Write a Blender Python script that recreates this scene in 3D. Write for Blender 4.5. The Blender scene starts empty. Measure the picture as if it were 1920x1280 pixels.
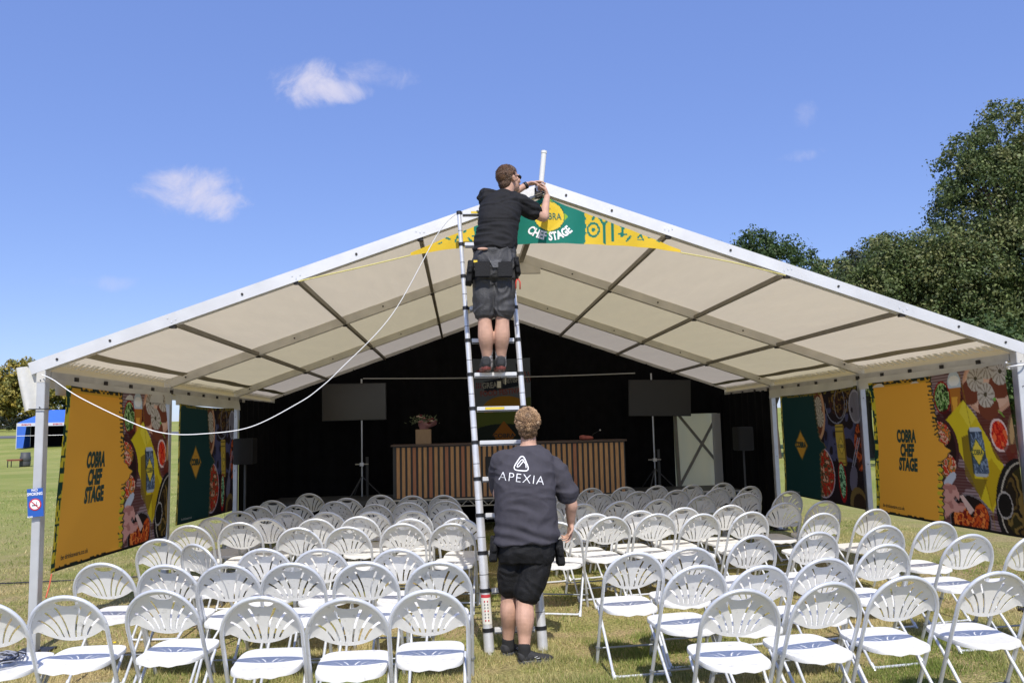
import bpy, bmesh, math, random
import numpy as np
from mathutils import Vector, Matrix, noise, Euler
from mathutils.bvhtree import BVHTree
from mathutils.geometry import delaunay_2d_cdt
random.seed(7); rng = np.random.default_rng(7)
R = math.radians
SC = bpy.context.scene; COL = SC.collection
# ------------------------------------------------------------------ camera
CAM = np.array([-0.7893, -7.2361, 1.7811]); YAW, PITCH, ROLL, FPX = 0.0638, 0.1051, -0.0239, 1519.0
_f = np.array([math.sin(YAW)*math.cos(PITCH), math.cos(YAW)*math.cos(PITCH), math.sin(PITCH)])
_r0 = np.array([math.cos(YAW), -math.sin(YAW), 0.0]); _u0 = np.cross(_r0, _f)
_r = _r0*math.cos(ROLL) + _u0*math.sin(ROLL); _u = -_r0*math.sin(ROLL) + _u0*math.cos(ROLL)
cam = bpy.data.cameras.new('camera'); co = bpy.data.objects.new('camera', cam); COL.objects.link(co)
co.matrix_world = Matrix(((_r[0], _u[0], -_f[0], CAM[0]), (_r[1], _u[1], -_f[1], CAM[1]), (_r[2], _u[2], -_f[2], CAM[2]), (0, 0, 0, 1)))
cam.sensor_width = 36; cam.lens = FPX/1920*36; cam.clip_end = 3000; cam.clip_start = .05
SC.camera = co
def ray(u, v): return _f + (u-960)/FPX*_r - (v-640)/FPX*_u
def at(u, v, y=None, z=None, x=None):           # a photo direction met with a known world plane gives a world point
    d = ray(u, v)
    t = (y-CAM[1])/d[1] if y is not None else ((z-CAM[2])/d[2] if z is not None else (x-CAM[0])/d[0])
    return Vector(CAM + d*t)
# ------------------------------------------------------------------ world and sun
SUN_EL, SUN_AZ = 50.5, 3.0      # azimuth measured from the direction behind the camera towards +x
W = bpy.data.worlds.new('World'); SC.world = W; W.use_nodes = True
nt = W.node_tree; nt.nodes.clear()
def N(t, typ, **k):
    n = t.nodes.new(typ)
    for a, b in k.items(): setattr(n, a, b)
    return n
sdir = Vector((math.sin(R(SUN_AZ))*math.cos(R(SUN_EL)), -math.cos(R(SUN_AZ))*math.cos(R(SUN_EL)), math.sin(R(SUN_EL))))
out = N(nt, 'ShaderNodeOutputWorld'); bg = N(nt, 'ShaderNodeBackground'); sky = N(nt, 'ShaderNodeTexSky')
sky.sky_type = 'NISHITA'; sky.sun_disc = False; sky.sun_elevation = R(SUN_EL)
sky.sun_rotation = math.atan2(sdir.x, sdir.y)
sky.altitude = 60; sky.air_density = 1.0; sky.dust_density = 0.5; sky.ozone_density = 2.2
bg.inputs['Strength'].default_value = 0.15
hs = N(nt, 'ShaderNodeHueSaturation'); hs.inputs['Saturation'].default_value = 1.06; hs.inputs['Hue'].default_value = 0.512
nt.links.new(sky.outputs[0], hs.inputs['Color'])
geo = N(nt, 'ShaderNodeTexCoord')
sm_ = N(nt, 'ShaderNodeMix', data_type='RGBA'); sm_.inputs[0].default_value = .52; nt.links.new(hs.outputs[0], sm_.inputs[6]); sm_.inputs[7].default_value = (1.15, 1.90, 4.9, 1)   # summer haze evens out the blue
last = sm_.outputs[2]
def cloud(c, w, h, col, amt, thr=.5, sc=9.0, off=0.0, bend=0.0):
    global last
    c = Vector(c).normalized(); r = Vector((c.y, -c.x, 0)).normalized(); u = r.cross(c)
    def dot(v):
        n = N(nt, 'ShaderNodeVectorMath', operation='DOT_PRODUCT'); nt.links.new(geo.outputs['Generated'], n.inputs[0]); n.inputs[1].default_value = v; return n.outputs['Value']
    def m(op, a, b=None, cc=None):
        n = N(nt, 'ShaderNodeMath', operation=op)
        for i, q in enumerate((a, b, cc)):
            if q is None: continue
            if isinstance(q, (int, float)): n.inputs[i].default_value = q
            else: nt.links.new(q, n.inputs[i])
        return n.outputs[0]
    front = m('GREATER_THAN', dot(c), 0.5)
    X = m('DIVIDE', dot(r), w); Y0 = m('DIVIDE', dot(u), h)
    Y = m('SUBTRACT', Y0, m('MULTIPLY', m('MULTIPLY', X, X), bend))
    d2 = m('ADD', m('MULTIPLY', X, X), m('MULTIPLY', Y, Y))
    nz = N(nt, 'ShaderNodeTexNoise'); nz.inputs['Scale'].default_value = sc; nz.inputs['Detail'].default_value = 7; nz.inputs['Roughness'].default_value = .67; nz.inputs['Distortion'].default_value = .5
    ad = N(nt, 'ShaderNodeVectorMath', operation='ADD'); nt.links.new(geo.outputs['Generated'], ad.inputs[0]); ad.inputs[1].default_value = (off, off*2, off)
    nt.links.new(ad.outputs[0], nz.inputs['Vector'])
    q = m('SUBTRACT', m('ADD', m('SUBTRACT', 1.0, d2), m('MULTIPLY', m('SUBTRACT', nz.outputs['Fac'], .5), 4.2)), thr)
    mr = N(nt, 'ShaderNodeMapRange', interpolation_type='SMOOTHSTEP'); nt.links.new(q, mr.inputs[0]); mr.inputs[1].default_value = -.4; mr.inputs[2].default_value = 1.6
    fac = m('MULTIPLY', m('MULTIPLY', mr.outputs[0], amt), front)
    mx = N(nt, 'ShaderNodeMix', data_type='RGBA'); nt.links.new(fac, mx.inputs[0]); nt.links.new(last, mx.inputs[6]); mx.inputs[7].default_value = (*col, 1); last = mx.outputs[2]
cw = (4.2, 4.1, 5.0)
cloud((-0.2949, 0.916, 0.2721), .056, .027, cw, .88, .0, 16, 0.0)
cloud((-0.168, 0.905, 0.3980), .040, .026, cw, .88, .05, 18, 3.1)
cloud((-0.140, 0.905, 0.3880), .040, .012, cw, .75, .0, 18, 4.4)
cloud((-0.095, 0.905, 0.4080), .055, .016, cw, .45, .25, 20, 1.7)
cloud((-0.3900, 0.9060, 0.1680), .04, .010, cw, .25, .3, 16, 5.1)
cloud((0.395, 0.875, 0.300), .030, .008, cw, .30, .5, 26, 2.3)
cloud((0.395, 0.865, 0.345), .016, .018, cw, .30, .5, 30, 6.3)
nt.links.new(last, bg.inputs['Color']); nt.links.new(bg.outputs[0], out.inputs[0])
sl = bpy.data.lights.new('sun', 'SUN'); sl.energy = 4.1; sl.angle = R(.53); sl.color = (1, .955, .88)
so = bpy.data.objects.new('sun', sl); COL.objects.link(so); so.rotation_euler = sdir.to_track_quat('Z', 'Y').to_euler(); so.location = (0, -20, 30)
SC.view_settings.view_transform = 'Standard'; SC.view_settings.look = 'None'; SC.view_settings.exposure = 0.25; SC.view_settings.gamma = 1
SC.view_settings.use_curve_mapping = False
SC.cycles.max_bounces = 10; SC.cycles.transparent_max_bounces = 8
# ------------------------------------------------------------------ materials
def lin(c): return tuple((x/255/12.92 if x/255 <= .04045 else ((x/255+.055)/1.055)**2.4) for x in c)
MATS = {}
def mat(name, col, rough=.6, metal=0.0, var=0.0, vscale=8.0, bump=0.0, bscale=60.0, col2=None, spec=.5, transl=0.0, stretch=None, attr=None, trcol=None):
    if name in MATS: return MATS[name]
    m = bpy.data.materials.new(name); m.use_nodes = True; t = m.node_tree; b = t.nodes['Principled BSDF']
    b.inputs['Base Color'].default_value = (*col, 1); b.inputs['Roughness'].default_value = rough; b.inputs['Metallic'].default_value = metal
    b.inputs['Specular IOR Level'].default_value = spec
    tc = N(t, 'ShaderNodeTexCoord'); vec = tc.outputs['Object']
    if stretch:
        mp = N(t, 'ShaderNodeMapping'); mp.inputs['Scale'].default_value = stretch; t.links.new(vec, mp.inputs[0]); vec = mp.outputs[0]
    csock = None
    if attr:
        a = N(t, 'ShaderNodeVertexColor'); a.layer_name = attr; csock = a.outputs[0]
    if var or col2:
        nz = N(t, 'ShaderNodeTexNoise'); nz.inputs['Scale'].default_value = vscale; nz.inputs['Detail'].default_value = 5; t.links.new(vec, nz.inputs['Vector'])
        if col2:
            rp = N(t, 'ShaderNodeValToRGB'); rp.color_ramp.elements[0].position = .38; rp.color_ramp.elements[1].position = .64
            rp.color_ramp.elements[0].color = (*col, 1); rp.color_ramp.elements[1].color = (*col2, 1); t.links.new(nz.outputs['Fac'], rp.inputs[0]); csock = rp.outputs[0]
        else:
            mr = N(t, 'ShaderNodeMapRange'); t.links.new(nz.outputs['Fac'], mr.inputs[0]); mr.inputs[1].default_value = .25; mr.inputs[2].default_value = .75; mr.inputs[3].default_value = 1-var; mr.inputs[4].default_value = 1+var
            mx = N(t, 'ShaderNodeVectorMath', operation='SCALE'); t.links.new(mr.outputs[0], mx.inputs['Scale'])
            if csock: t.links.new(csock, mx.inputs[0])
            else: mx.inputs[0].default_value = col
            csock = mx.outputs[0]
    if csock: t.links.new(csock, b.inputs['Base Color'])
    if bump:
        nb = N(t, 'ShaderNodeTexNoise'); nb.inputs['Scale'].default_value = bscale; nb.inputs['Detail'].default_value = 4; t.links.new(vec, nb.inputs['Vector'])
        bp = N(t, 'ShaderNodeBump'); bp.inputs['Strength'].default_value = bump; bp.inputs['Distance'].default_value = .02; t.links.new(nb.outputs['Fac'], bp.inputs['Height']); t.links.new(bp.outputs[0], b.inputs['Normal'])
    if transl:
        o = t.nodes['Material Output']; tr = N(t, 'ShaderNodeBsdfTranslucent'); ms = N(t, 'ShaderNodeMixShader'); ms.inputs[0].default_value = transl
        if trcol: tr.inputs[0].default_value = (*trcol, 1)
        elif csock: t.links.new(csock, tr.inputs[0])
        else: tr.inputs[0].default_value = (*col, 1)
        t.links.new(b.outputs[0], ms.inputs[1]); t.links.new(tr.outputs[0], ms.inputs[2]); t.links.new(ms.outputs[0], o.inputs[0])
    MATS[name] = m; return m
M_alu = mat('brushed_aluminium', (.74, .74, .745), .34, .40, .10, 12, .05, 80)
M_frame = mat('canvas_warmed_aluminium', (.60, .575, .52), .5, .15, .12, 5, .04, 40)  # warm light off the canvas is mixed into this frame colour
M_rafter = mat('anodised_rafter', (.66, .66, .66), .5, .35, .10, 4, .03, 40)
M_purlin = mat('purlin_steel', (.26, .235, .19), .5, .5, .12, 6)
M_dark = mat('black_plastic', (.012, .012, .013), .5)
M_bolt = mat('bolt_steel', (.05, .045, .04), .5, .6)
M_canvas = mat('cream_pvc_canvas', (.66, .60, .48), .55, 0, .10, 1.6, .25, 5.0, transl=.45, stretch=(4, .7, 4), trcol=(.76, .65, .46))
M_canvas2 = mat('yellowed_pvc_canvas', (.60, .55, .40), .55, 0, .10, 1.6, .22, 5.0, transl=.42, stretch=(4, .7, 4), trcol=(.68, .58, .36))
M_canvas3 = mat('rosy_pvc_canvas', (.60, .54, .44), .55, 0, .10, 1.6, .22, 5.0, transl=.40, stretch=(4, .7, 4), trcol=(.60, .52, .40))
M_val = mat('valance_pvc', (.62, .60, .54), .5, 0, .08, 3, .1, 6, transl=.15)
M_drape = mat('black_drape', (.006, .006, .007), .95, 0, .3, 5, spec=.1)
M_white = mat('white_chair_plastic', (.84, .83, .80), .38, 0, .03, 20)
M_tube = mat('white_painted_tube', (.68, .70, .73), .32, .25, .05, 30)
M_bar = mat('grey_steel_bar', (.30, .32, .34), .4, .6, .1, 20)
M_skin = mat('skin', (.52, .31, .225), .58, 0, .14, 22, .15, 200, spec=.35)
M_shirt1 = mat('black_jersey', (.014, .014, .016), .8, 0, .15, 30, .25, 220, spec=.25)
M_shirt2 = mat('charcoal_jersey', (.058, .055, .067), .85, 0, .12, 20, .25, 220, spec=.2)
M_short1 = mat('charcoal_work_cloth', (.045, .045, .048), .62, 0, .2, 9, .3, 120, spec=.4)
M_short2 = mat('black_work_cloth', (.009, .009, .010), .75, 0, .2, 9, .3, 120, spec=.3)
M_hair1 = mat('brown_hair', (.10, .052, .028), .5, 0, .45, 90, .5, 300)
M_hair2 = mat('blond_hair', (.17, .095, .048), .55, 0, .5, 70, .6, 260)
M_shoe = mat('shoe_mesh', (.03, .03, .032), .8, 0, .2, 60, .3, 200)
M_shoe_r = mat('red_shoe_sole', (.17, .045, .035), .6)
M_sock = mat('dark_sock', (.015, .015, .016), .9)
M_sock2 = mat('grey_pattern_sock', (.35, .33, .33), .9, 0, .0, 60, col2=(.03, .03, .03))
M_print_white = mat('white_print', (.82, .82, .84), .6)
M_green_txt = mat('dark_green_ink', (.010, .045, .036), .6)
M_yellow = mat('yellow_sticker', (.75, .55, .04), .5)
M_wood = mat('pine_slat', (.66, .38, .18), .6, 0, 0, 5, .1, 30, col2=(.54, .28, .12), stretch=(30, 30, 1.5))
M_wood2 = mat('reddish_slat', (.50, .21, .11), .6, 0, .2, 5, .1, 30, stretch=(30, 30, 1.5))
M_box = mat('plain_box_wood', (.34, .23, .14), .6, 0, .15, 6, stretch=(20, 20, 2))
M_charc = mat('charcoal_panel', (.06, .063, .066), .6)
# ------------------------------------------------------------------ object helpers
def link(name, me, m=None, parent=None, smooth=False):
    o = bpy.data.objects.new(name, me); COL.objects.link(o)
    if m is not None:
        for q in (m if isinstance(m, (list, tuple)) else [m]): me.materials.append(q)
    if parent is not None: o.parent = parent
    if smooth: me.polygons.foreach_set('use_smooth', [True]*len(me.polygons))
    return o
def tag(o, label=None, cat=None, group=None, kind=None):
    for k, v in (('label', label), ('category', cat), ('group', group), ('kind', kind)):
        if v: o[k] = v
    return o
def thing(name, label, cat, loc=(0, 0, 0), rz=0, group=None):
    o = bpy.data.objects.new(name, None); COL.objects.link(o); o.location = loc; o.rotation_euler = (0, 0, rz); o.empty_display_size = .1
    return tag(o, label, cat, group)
class MB:
    """collects shapes, links them as one mesh"""
    def __init__(s, org=(0, 0, 0)): s.v = []; s.f = []; s.mi = []; s.o = Vector(org)
    def add(s, vs, fs, mi=0):
        n = len(s.v); s.v += [tuple(Vector(v)-s.o) for v in vs]; s.f += [tuple(i+n for i in f) for f in fs]; s.mi += [mi]*len(fs); return s
    def box(s, c, d, mi=0, rot=None):
        x, y, z = d[0]/2, d[1]/2, d[2]/2
        vs = [Vector(p) for p in ((-x, -y, -z), (x, -y, -z), (x, y, -z), (-x, y, -z), (-x, -y, z), (x, -y, z), (x, y, z), (-x, y, z))]
        if rot is not None: vs = [rot @ v for v in vs]
        c = Vector(c); return s.add([v+c for v in vs], [(0, 3, 2, 1), (4, 5, 6, 7), (0, 1, 5, 4), (1, 2, 6, 5), (2, 3, 7, 6), (3, 0, 4, 7)], mi)
    def beam(s, a, b, w, h, mi=0, up=(0, 0, 1)):           # box along a->b
        a, b = Vector(a), Vector(b); d = b-a; y = d.normalized(); x = y.cross(Vector(up)).normalized(); z = x.cross(y)
        return s.box((a+b)/2, (w, d.length, h), mi, Matrix((x, y, z)).transposed())
    def tube(s, pts, r, n=10, mi=0, closed=False, cap=True):
        pts = [Vector(p) for p in pts]; m = len(pts); rr = r if isinstance(r, (list, tuple)) else [r]*m
        tan = []
        for i in range(m):
            a = pts[(i-1) % m] if (closed or i > 0) else pts[0]; b = pts[(i+1) % m] if (closed or i < m-1) else pts[-1]; tan.append((b-a).normalized())
        ref = Vector((0, 0, 1)) if abs(tan[0].z) < .9 else Vector((1, 0, 0))
        x = tan[0].cross(ref).normalized(); vs = []
        for i in range(m):
            x = (x - tan[i]*x.dot(tan[i])).normalized(); y = tan[i].cross(x)
            vs += [pts[i] + (x*math.cos(2*math.pi*k/n) + y*math.sin(2*math.pi*k/n))*rr[i] for k in range(n)]
        fs = []
        for i in range(m if closed else m-1):
            for k in range(n):
                a = i*n+k; b = i*n+(k+1) % n; c = ((i+1) % m)*n+(k+1) % n; d = ((i+1) % m)*n+k; fs.append((a, b, c, d))
        if cap and not closed: fs += [tuple(range(n))[::-1], tuple((m-1)*n+k for k in range(n))]
        return s.add(vs, fs, mi)
    def ellipsoid(s, c, r, nu=14, nv=9, mi=0, rot=None):
        vs = [Vector((0, 0, -r[2]))]; fs = []
        for j in range(1, nv):
            t = math.pi*j/nv
            for i in range(nu): vs.append(Vector((r[0]*math.sin(t)*math.cos(2*math.pi*i/nu), r[1]*math.sin(t)*math.sin(2*math.pi*i/nu), -r[2]*math.cos(t))))
        vs.append(Vector((0, 0, r[2])))
        for i in range(nu): fs.append((0, 1+(i+1) % nu, 1+i)); fs.append((len(vs)-1, 1+(nv-2)*nu+i, 1+(nv-2)*nu+(i+1) % nu))
        for j in range(nv-2):
            for i in range(nu): fs.append((1+j*nu+i, 1+j*nu+(i+1) % nu, 1+(j+1)*nu+(i+1) % nu, 1+(j+1)*nu+i))
        if rot is not None: vs = [rot @ v for v in vs]
        return s.add([v+Vector(c) for v in vs], fs, mi)
    def rings(s, rings, mi=0):
        n = len(rings[0]); vs = [v for r in rings for v in r]; fs = []; m = len(rings)
        for i in range(m-1):
            for k in range(n): fs.append((i*n+k, i*n+(k+1) % n, (i+1)*n+(k+1) % n, (i+1)*n+k))
        fs += [tuple(range(n))[::-1], tuple((m-1)*n+k for k in range(n))]
        return s.add(vs, fs, mi)
    def mesh(s, name):
        me = bpy.data.meshes.new(name); me.from_pydata(s.v, [], s.f); me.polygons.foreach_set('material_index', s.mi); me.update(); return me
    def build(s, name, m, parent=None, smooth=False, bevel=0.0):
        me = s.mesh(name)
        if bevel:
            bm = bmesh.new(); bm.from_mesh(me); bmesh.ops.bevel(bm, geom=bm.edges[:], offset=bevel, segments=2, affect='EDGES', clamp_overlap=True); bm.to_mesh(me); bm.free()
        o = link(name, me, m, parent, smooth)
        if parent is None: o.location = s.o
        return o
def sm(o, ang=40):
    me = o.data; me.polygons.foreach_set('use_smooth', [True]*len(me.polygons))
    try: me.set_sharp_from_angle(angle=R(ang))
    except Exception: pass
    return o
def text_geo(s, w=None, h=None, bold=0.0, spacing=1.0):
    """flat lettering as (verts2d, faces), centred, scaled to w x h"""
    cu = bpy.data.curves.new('lettering', 'FONT'); cu.body = s; cu.size = 1; cu.offset = bold; cu.resolution_u = 3; cu.space_character = spacing; cu.align_x = 'CENTER'; cu.space_line = .86
    o = bpy.data.objects.new('lettering', cu); COL.objects.link(o); dg = bpy.context.evaluated_depsgraph_get(); dg.update()
    me = bpy.data.meshes.new_from_object(o.evaluated_get(dg)); bpy.data.objects.remove(o); bpy.data.curves.remove(cu)
    v = np.array([x.co[:2] for x in me.vertices]); f = [tuple(p.vertices) for p in me.polygons]; bpy.data.meshes.remove(me)
    mn, mx = v.min(0), v.max(0); c = (mn+mx)/2; v = v-c; sx = w/(mx-mn)[0] if w else None; sy = h/(mx-mn)[1] if h else None
    if sx is None: sx = sy
    if sy is None: sy = sx
    return v*np.array([sx, sy]), f
def np_mesh(name, verts, faces4, cols=None, smooth=False):
    me = bpy.data.meshes.new(name); k = faces4.shape[1]; nv, nf = len(verts), len(faces4)
    me.vertices.add(nv); me.vertices.foreach_set('co', verts.astype(np.float32).ravel()); me.loops.add(nf*k); me.loops.foreach_set('vertex_index', faces4.astype(np.int32).ravel())
    me.polygons.add(nf); me.polygons.foreach_set('loop_start', np.arange(0, nf*k, k, dtype=np.int32)); me.update(calc_edges=True)
    if cols is not None:
        a = me.color_attributes.new('tint', 'FLOAT_COLOR', 'POINT'); a.data.foreach_set('color', np.hstack([cols, np.ones((nv, 1))]).astype(np.float32).ravel())
    if smooth: me.polygons.foreach_set('use_smooth', [True]*nf)
    return me
# ------------------------------------------------------------------ ground
def hgt(x, y):
    x = np.asarray(x, float); y = np.asarray(y, float)
    d = np.clip(y-42, 0, None)
    d = np.minimum(d, 110); return .058*d*d/(d+14) + .012*np.sin(x*1.3)*np.sin(y*1.1) - np.clip(y-125, 0, None)*.075
def grid_axis(a, b, c0, c1, fine, coarse):
    L = list(np.arange(c0, c1, fine)); x = c1
    st = fine
    while x < b: L.append(x); st = min(st*1.15, coarse); x += st
    x = c0-fine; st = fine
    while x > a: L.insert(0, x); st = min(st*1.15, coarse); x -= st
    return np.array([a]+L+[b])
gx = grid_axis(-420, 420, -7, 7, .25, 30); gy = grid_axis(-60, 700, -6, 12, .25, 30)
X, Y = np.meshgrid(gx, gy); V = np.stack([X.ravel(), Y.ravel(), hgt(X, Y).ravel()], 1)
n1, n2 = len(gx), len(gy); I = np.arange(n1*n2).reshape(n2, n1)
F = np.stack([I[:-1, :-1].ravel(), I[:-1, 1:].ravel(), I[1:, 1:].ravel(), I[1:, :-1].ravel()], 1)
mg = bpy.data.materials.new('meadow'); mg.use_nodes = True; t = mg.node_tree; b = t.nodes['Principled BSDF']; b.inputs['Roughness'].default_value = .9; b.inputs['Specular IOR Level'].default_value = .15
tc = N(t, 'ShaderNodeTexCoord')
def noise_ramp(t, vec, scale, stops, detail=6, rough=.6):
    nz = N(t, 'ShaderNodeTexNoise'); nz.inputs['Scale'].default_value = scale; nz.inputs['Detail'].default_value = detail; nz.inputs['Roughness'].default_value = rough; t.links.new(vec, nz.inputs['Vector'])
    rp = N(t, 'ShaderNodeValToRGB'); e = rp.color_ramp.elements
    e[0].position, e[0].color = stops[0][0], (*stops[0][1], 1); e[1].position, e[1].color = stops[-1][0], (*stops[-1][1], 1)
    for p_, c_ in stops[1:-1]: q = e.new(p_); q.color = (*c_, 1)
    t.links.new(nz.outputs['Fac'], rp.inputs[0]); return rp.outputs[0], nz.outputs['Fac']
c1, _ = noise_ramp(t, tc.outputs['Object'], 1.3, [(.3, (.19, .21, .05)), (.45, (.30, .27, .10)), (.6, (.38, .29, .15)), (.75, (.22, .23, .065))])
c2, _ = noise_ramp(t, tc.outputs['Object'], 45, [(.3, (.35, .35, .35)), (.7, (1.45, 1.45, 1.45))])
mm = N(t, 'ShaderNodeMix', data_type='RGBA', blend_type='MULTIPLY'); mm.inputs[0].default_value = 1; t.links.new(c1, mm.inputs[6]); t.links.new(c2, mm.inputs[7])
# farther lawn is greener
c3, _ = noise_ramp(t, tc.outputs['Object'], .25, [(.35, (.23, .27, .06)), (.6, (.33, .33, .10))])
mm3 = N(t, 'ShaderNodeMix', data_type='RGBA', blend_type='MULTIPLY'); mm3.inputs[0].default_value = .5; t.links.new(c3, mm3.inputs[6]); t.links.new(c2, mm3.inputs[7])
sx = N(t, 'ShaderNodeSeparateXYZ'); t.links.new(tc.outputs['Object'], sx.inputs[0])
mr = N(t, 'ShaderNodeMapRange'); t.links.new(sx.outputs['Y'], mr.inputs[0]); mr.inputs[1].default_value = 2; mr.inputs[2].default_value = 14
m3 = N(t, 'ShaderNodeMix', data_type='RGBA'); t.links.new(mr.outputs[0], m3.inputs[0]); t.links.new(mm.outputs[2], m3.inputs[6]); t.links.new(mm3.outputs[2], m3.inputs[7])
t.links.new(m3.outputs[2], b.inputs['Base Color'])
nb = N(t, 'ShaderNodeTexNoise'); nb.inputs['Scale'].default_value = 30; nb.inputs['Detail'].default_value = 6; t.links.new(tc.outputs['Object'], nb.inputs['Vector'])
bp = N(t, 'ShaderNodeBump'); bp.inputs['Strength'].default_value = .9; bp.inputs['Distance'].default_value = .04; t.links.new(nb.outputs['Fac'], bp.inputs['Height']); t.links.new(bp.outputs[0], b.inputs['Normal'])
tag(link('ground', np_mesh('ground', V, F, smooth=True), mg), kind='structure')
# lane crossing the field far left
MBr = MB(); ys = 84
pts = [(-140+i*8, 84+.03*(i*8)) for i in range(16)]
vs = []; fs = []
for i, (x, y) in enumerate(pts):
    for w in (-2.6, 2.6): vs.append((x, y+w, float(hgt(x, y+w))+.05))
for i in range(len(pts)-1): fs.append((2*i, 2*i+2, 2*i+3, 2*i+1))
MBr.add(vs, fs); tag(MBr.build('lane', mat('worn_tarmac', (.12, .12, .12), .9, 0, .1, 1)), kind='structure')
# grass blades (stuff)
def blades(n, x0, x1, y0, y1, hmin, hmax, w, cam_fall=True):
    P = rng.uniform((x0, y0), (x1, y1), (n*3, 2))
    cx, cy = P[:, 0]-CAM[0], P[:, 1]-CAM[1]
    P = P[np.abs(cx-cy*.064) < cy*.70][:n]; n = len(P)
    clump = np.array([noise.noise(Vector((a*3.1, b_*3.1, 0))) for a, b_ in P]); keep = rng.random(n) < (.55+.75*clump); P = P[keep]; clump = clump[keep]; n = len(P)
    h = rng.uniform(hmin, hmax, n)*(1+.9*np.clip(clump, -.5, 1)); ang = rng.uniform(0, 2*np.pi, n); lean = rng.uniform(.1, .95, n)*h; la = rng.uniform(0, 2*np.pi, n)
    z0 = hgt(P[:, 0], P[:, 1]); wx, wy = np.cos(ang)*w/2, np.sin(ang)*w/2
    A = np.stack([P[:, 0]-wx, P[:, 1]-wy, z0-.003], 1); B = np.stack([P[:, 0]+wx, P[:, 1]+wy, z0-.003], 1); C = np.stack([P[:, 0]+np.cos(la)*lean, P[:, 1]+np.sin(la)*lean, z0+h], 1)
    V = np.stack([A, B, C], 1).reshape(-1, 3); Fc = np.arange(3*n).reshape(n, 3)
    big = np.array([noise.noise(Vector((a*.9, b_*.9, 5))) for a, b_ in P])
    g = np.array([.26, .33, .07]); st = np.array([.66, .55, .28]); dk = np.array([.14, .19, .045])
    r1 = rng.random(n)[:, None]; k = np.clip(.46-big*1.3+rng.normal(0, .28, n), 0, 1)[:, None]
    c = (g*r1+dk*(1-r1))*(1-k)+st*k*(.7+.5*r1); c = np.repeat(c, 3, 0)
    return V, Fc, c
M_blade = mat('grass_blade', (.1, .2, .05), .7, 0, 0, spec=.2, transl=.25, attr='tint')
bl = [blades(380000, -6.5, 5.2, -4.6, -.2, .014, .050, .0060), blades(150000, -7.5, 6.5, -.2, 7, .015, .04, .009), blades(60000, -22, 6, 6, 22, .02, .05, .016)]
off = 0; Vs = []; Fs = []; Cs = []
for v_, f_, c_ in bl: Vs.append(v_); Fs.append(f_+off); Cs.append(c_); off += len(v_)
tag(link('grass', np_mesh('grass', np.vstack(Vs), np.vstack(Fs), np.vstack(Cs)), M_blade), 'short patchy sun-dried grass over the field around the chairs', 'grass', kind='stuff')
# ------------------------------------------------------------------ trees
M_leaf = mat('leaf', (.06, .09, .03), .55, 0, 0, spec=.35, transl=.25, attr='tint')
M_bark = mat('bark', (.09, .07, .05), .9, 0, .3, 6, .6, 12, stretch=(6, 6, 1))
def tree(name, label, x, y, blobs, leaf, n, pal, trunk_h, tr=.35, dense=.5, group=None, cat='tree', spire=False, clump=.55):
    z0 = float(hgt(x, y)); T = thing(name, label, cat, (x, y, z0), 0, group)
    vol = np.array([b_[3]*b_[4]*b_[5] for b_ in blobs]); vol = vol**.75/np.sum(vol**.75)
    nc = int(n/46); ci = rng.choice(len(blobs), nc, p=vol); B = np.array(blobs)[ci]
    d = rng.normal(size=(nc, 3)); d /= np.linalg.norm(d, axis=1)[:, None]; rr = rng.uniform(dense, 1.03, nc)**.7
    nz = np.array([noise.noise(Vector(q)*1.7+Vector((x, y, 0))) for q in d]); rr *= 1+.22*nz
    C = B[:, :3]+d*B[:, 3:6]*rr[:, None]
    C = C[C[:, 2] > .25*trunk_h]; nc = len(C)
    k = 46; cs = rng.uniform(.55, 1.25, nc)*clump
    o = rng.normal(0, 1, (nc, k, 3)); o /= np.linalg.norm(o, axis=2)[:, :, None]; o *= (rng.random((nc, k, 1))**.45)*cs[:, None, None]; o[:, :, 2] *= .72
    P = (C[:, None, :]+o).reshape(-1, 3); m = len(P)
    nrm = o.reshape(-1, 3)*1.4/np.repeat(cs, k)[:, None]+rng.normal(0, .55, (m, 3)); nrm[:, 2] += .35; nrm /= np.linalg.norm(nrm, axis=1)[:, None]
    a = np.cross(nrm, rng.normal(size=(m, 3))); a /= np.linalg.norm(a, axis=1)[:, None]; b_ = np.cross(nrm, a); s = (leaf*rng.uniform(.6, 1.3, m))[:, None]
    V = np.stack([P-a*s*.5, P+b_*s*.32+nrm*s*.1, P+a*s*.5, P-b_*s*.32], 1).reshape(-1, 3)
    pc = np.array(pal)[rng.integers(0, len(pal), nc)]; tint = (np.repeat(pc, k, 0)*rng.uniform(.65, 1.35, (m, 1))).clip(0, 1); tint = np.repeat(tint, 4, 0)
    link('crown', np_mesh('crown', V, np.arange(4*m).reshape(m, 4), tint), M_leaf, T)
    mb = MB(); top = max(b_[2] for b_ in blobs)
    mb.tube([(0, 0, -.3), (.05*tr, .1, trunk_h*.5), (.2*tr, .0, trunk_h), (0, .1, top)], [tr*1.25, tr, tr*.8, tr*.25], 10)
    for b_ in blobs:
        s0 = Vector((0, 0, trunk_h*random.uniform(.6, 1))); e = Vector(b_[:3]); md = (s0+e)/2+Vector((0, 0, -.3))
        mb.tube([s0, md, e], [tr*.45, tr*.3, tr*.1], 7)
        for _ in range(5):
            dd = Vector(rng.normal(size=3)).normalized(); mb.tube([md.lerp(e, random.random()), e+Vector((dd.x*b_[3], dd.y*b_[4], abs(dd.z)*b_[5]))*.8], [tr*.12, tr*.04], 5)
    sm(mb.build('trunk', M_bark, T)); return T
PAL_R = [(.085, .12, .036), (.115, .15, .048), (.16, .19, .065), (.07, .10, .032), (.19, .20, .075)]
PAL_D = [(.045, .08, .024), (.06, .10, .03), (.08, .12, .038)]
PAL_G = [(.07, .08, .055), (.085, .095, .06), (.06, .075, .045)]
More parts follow.
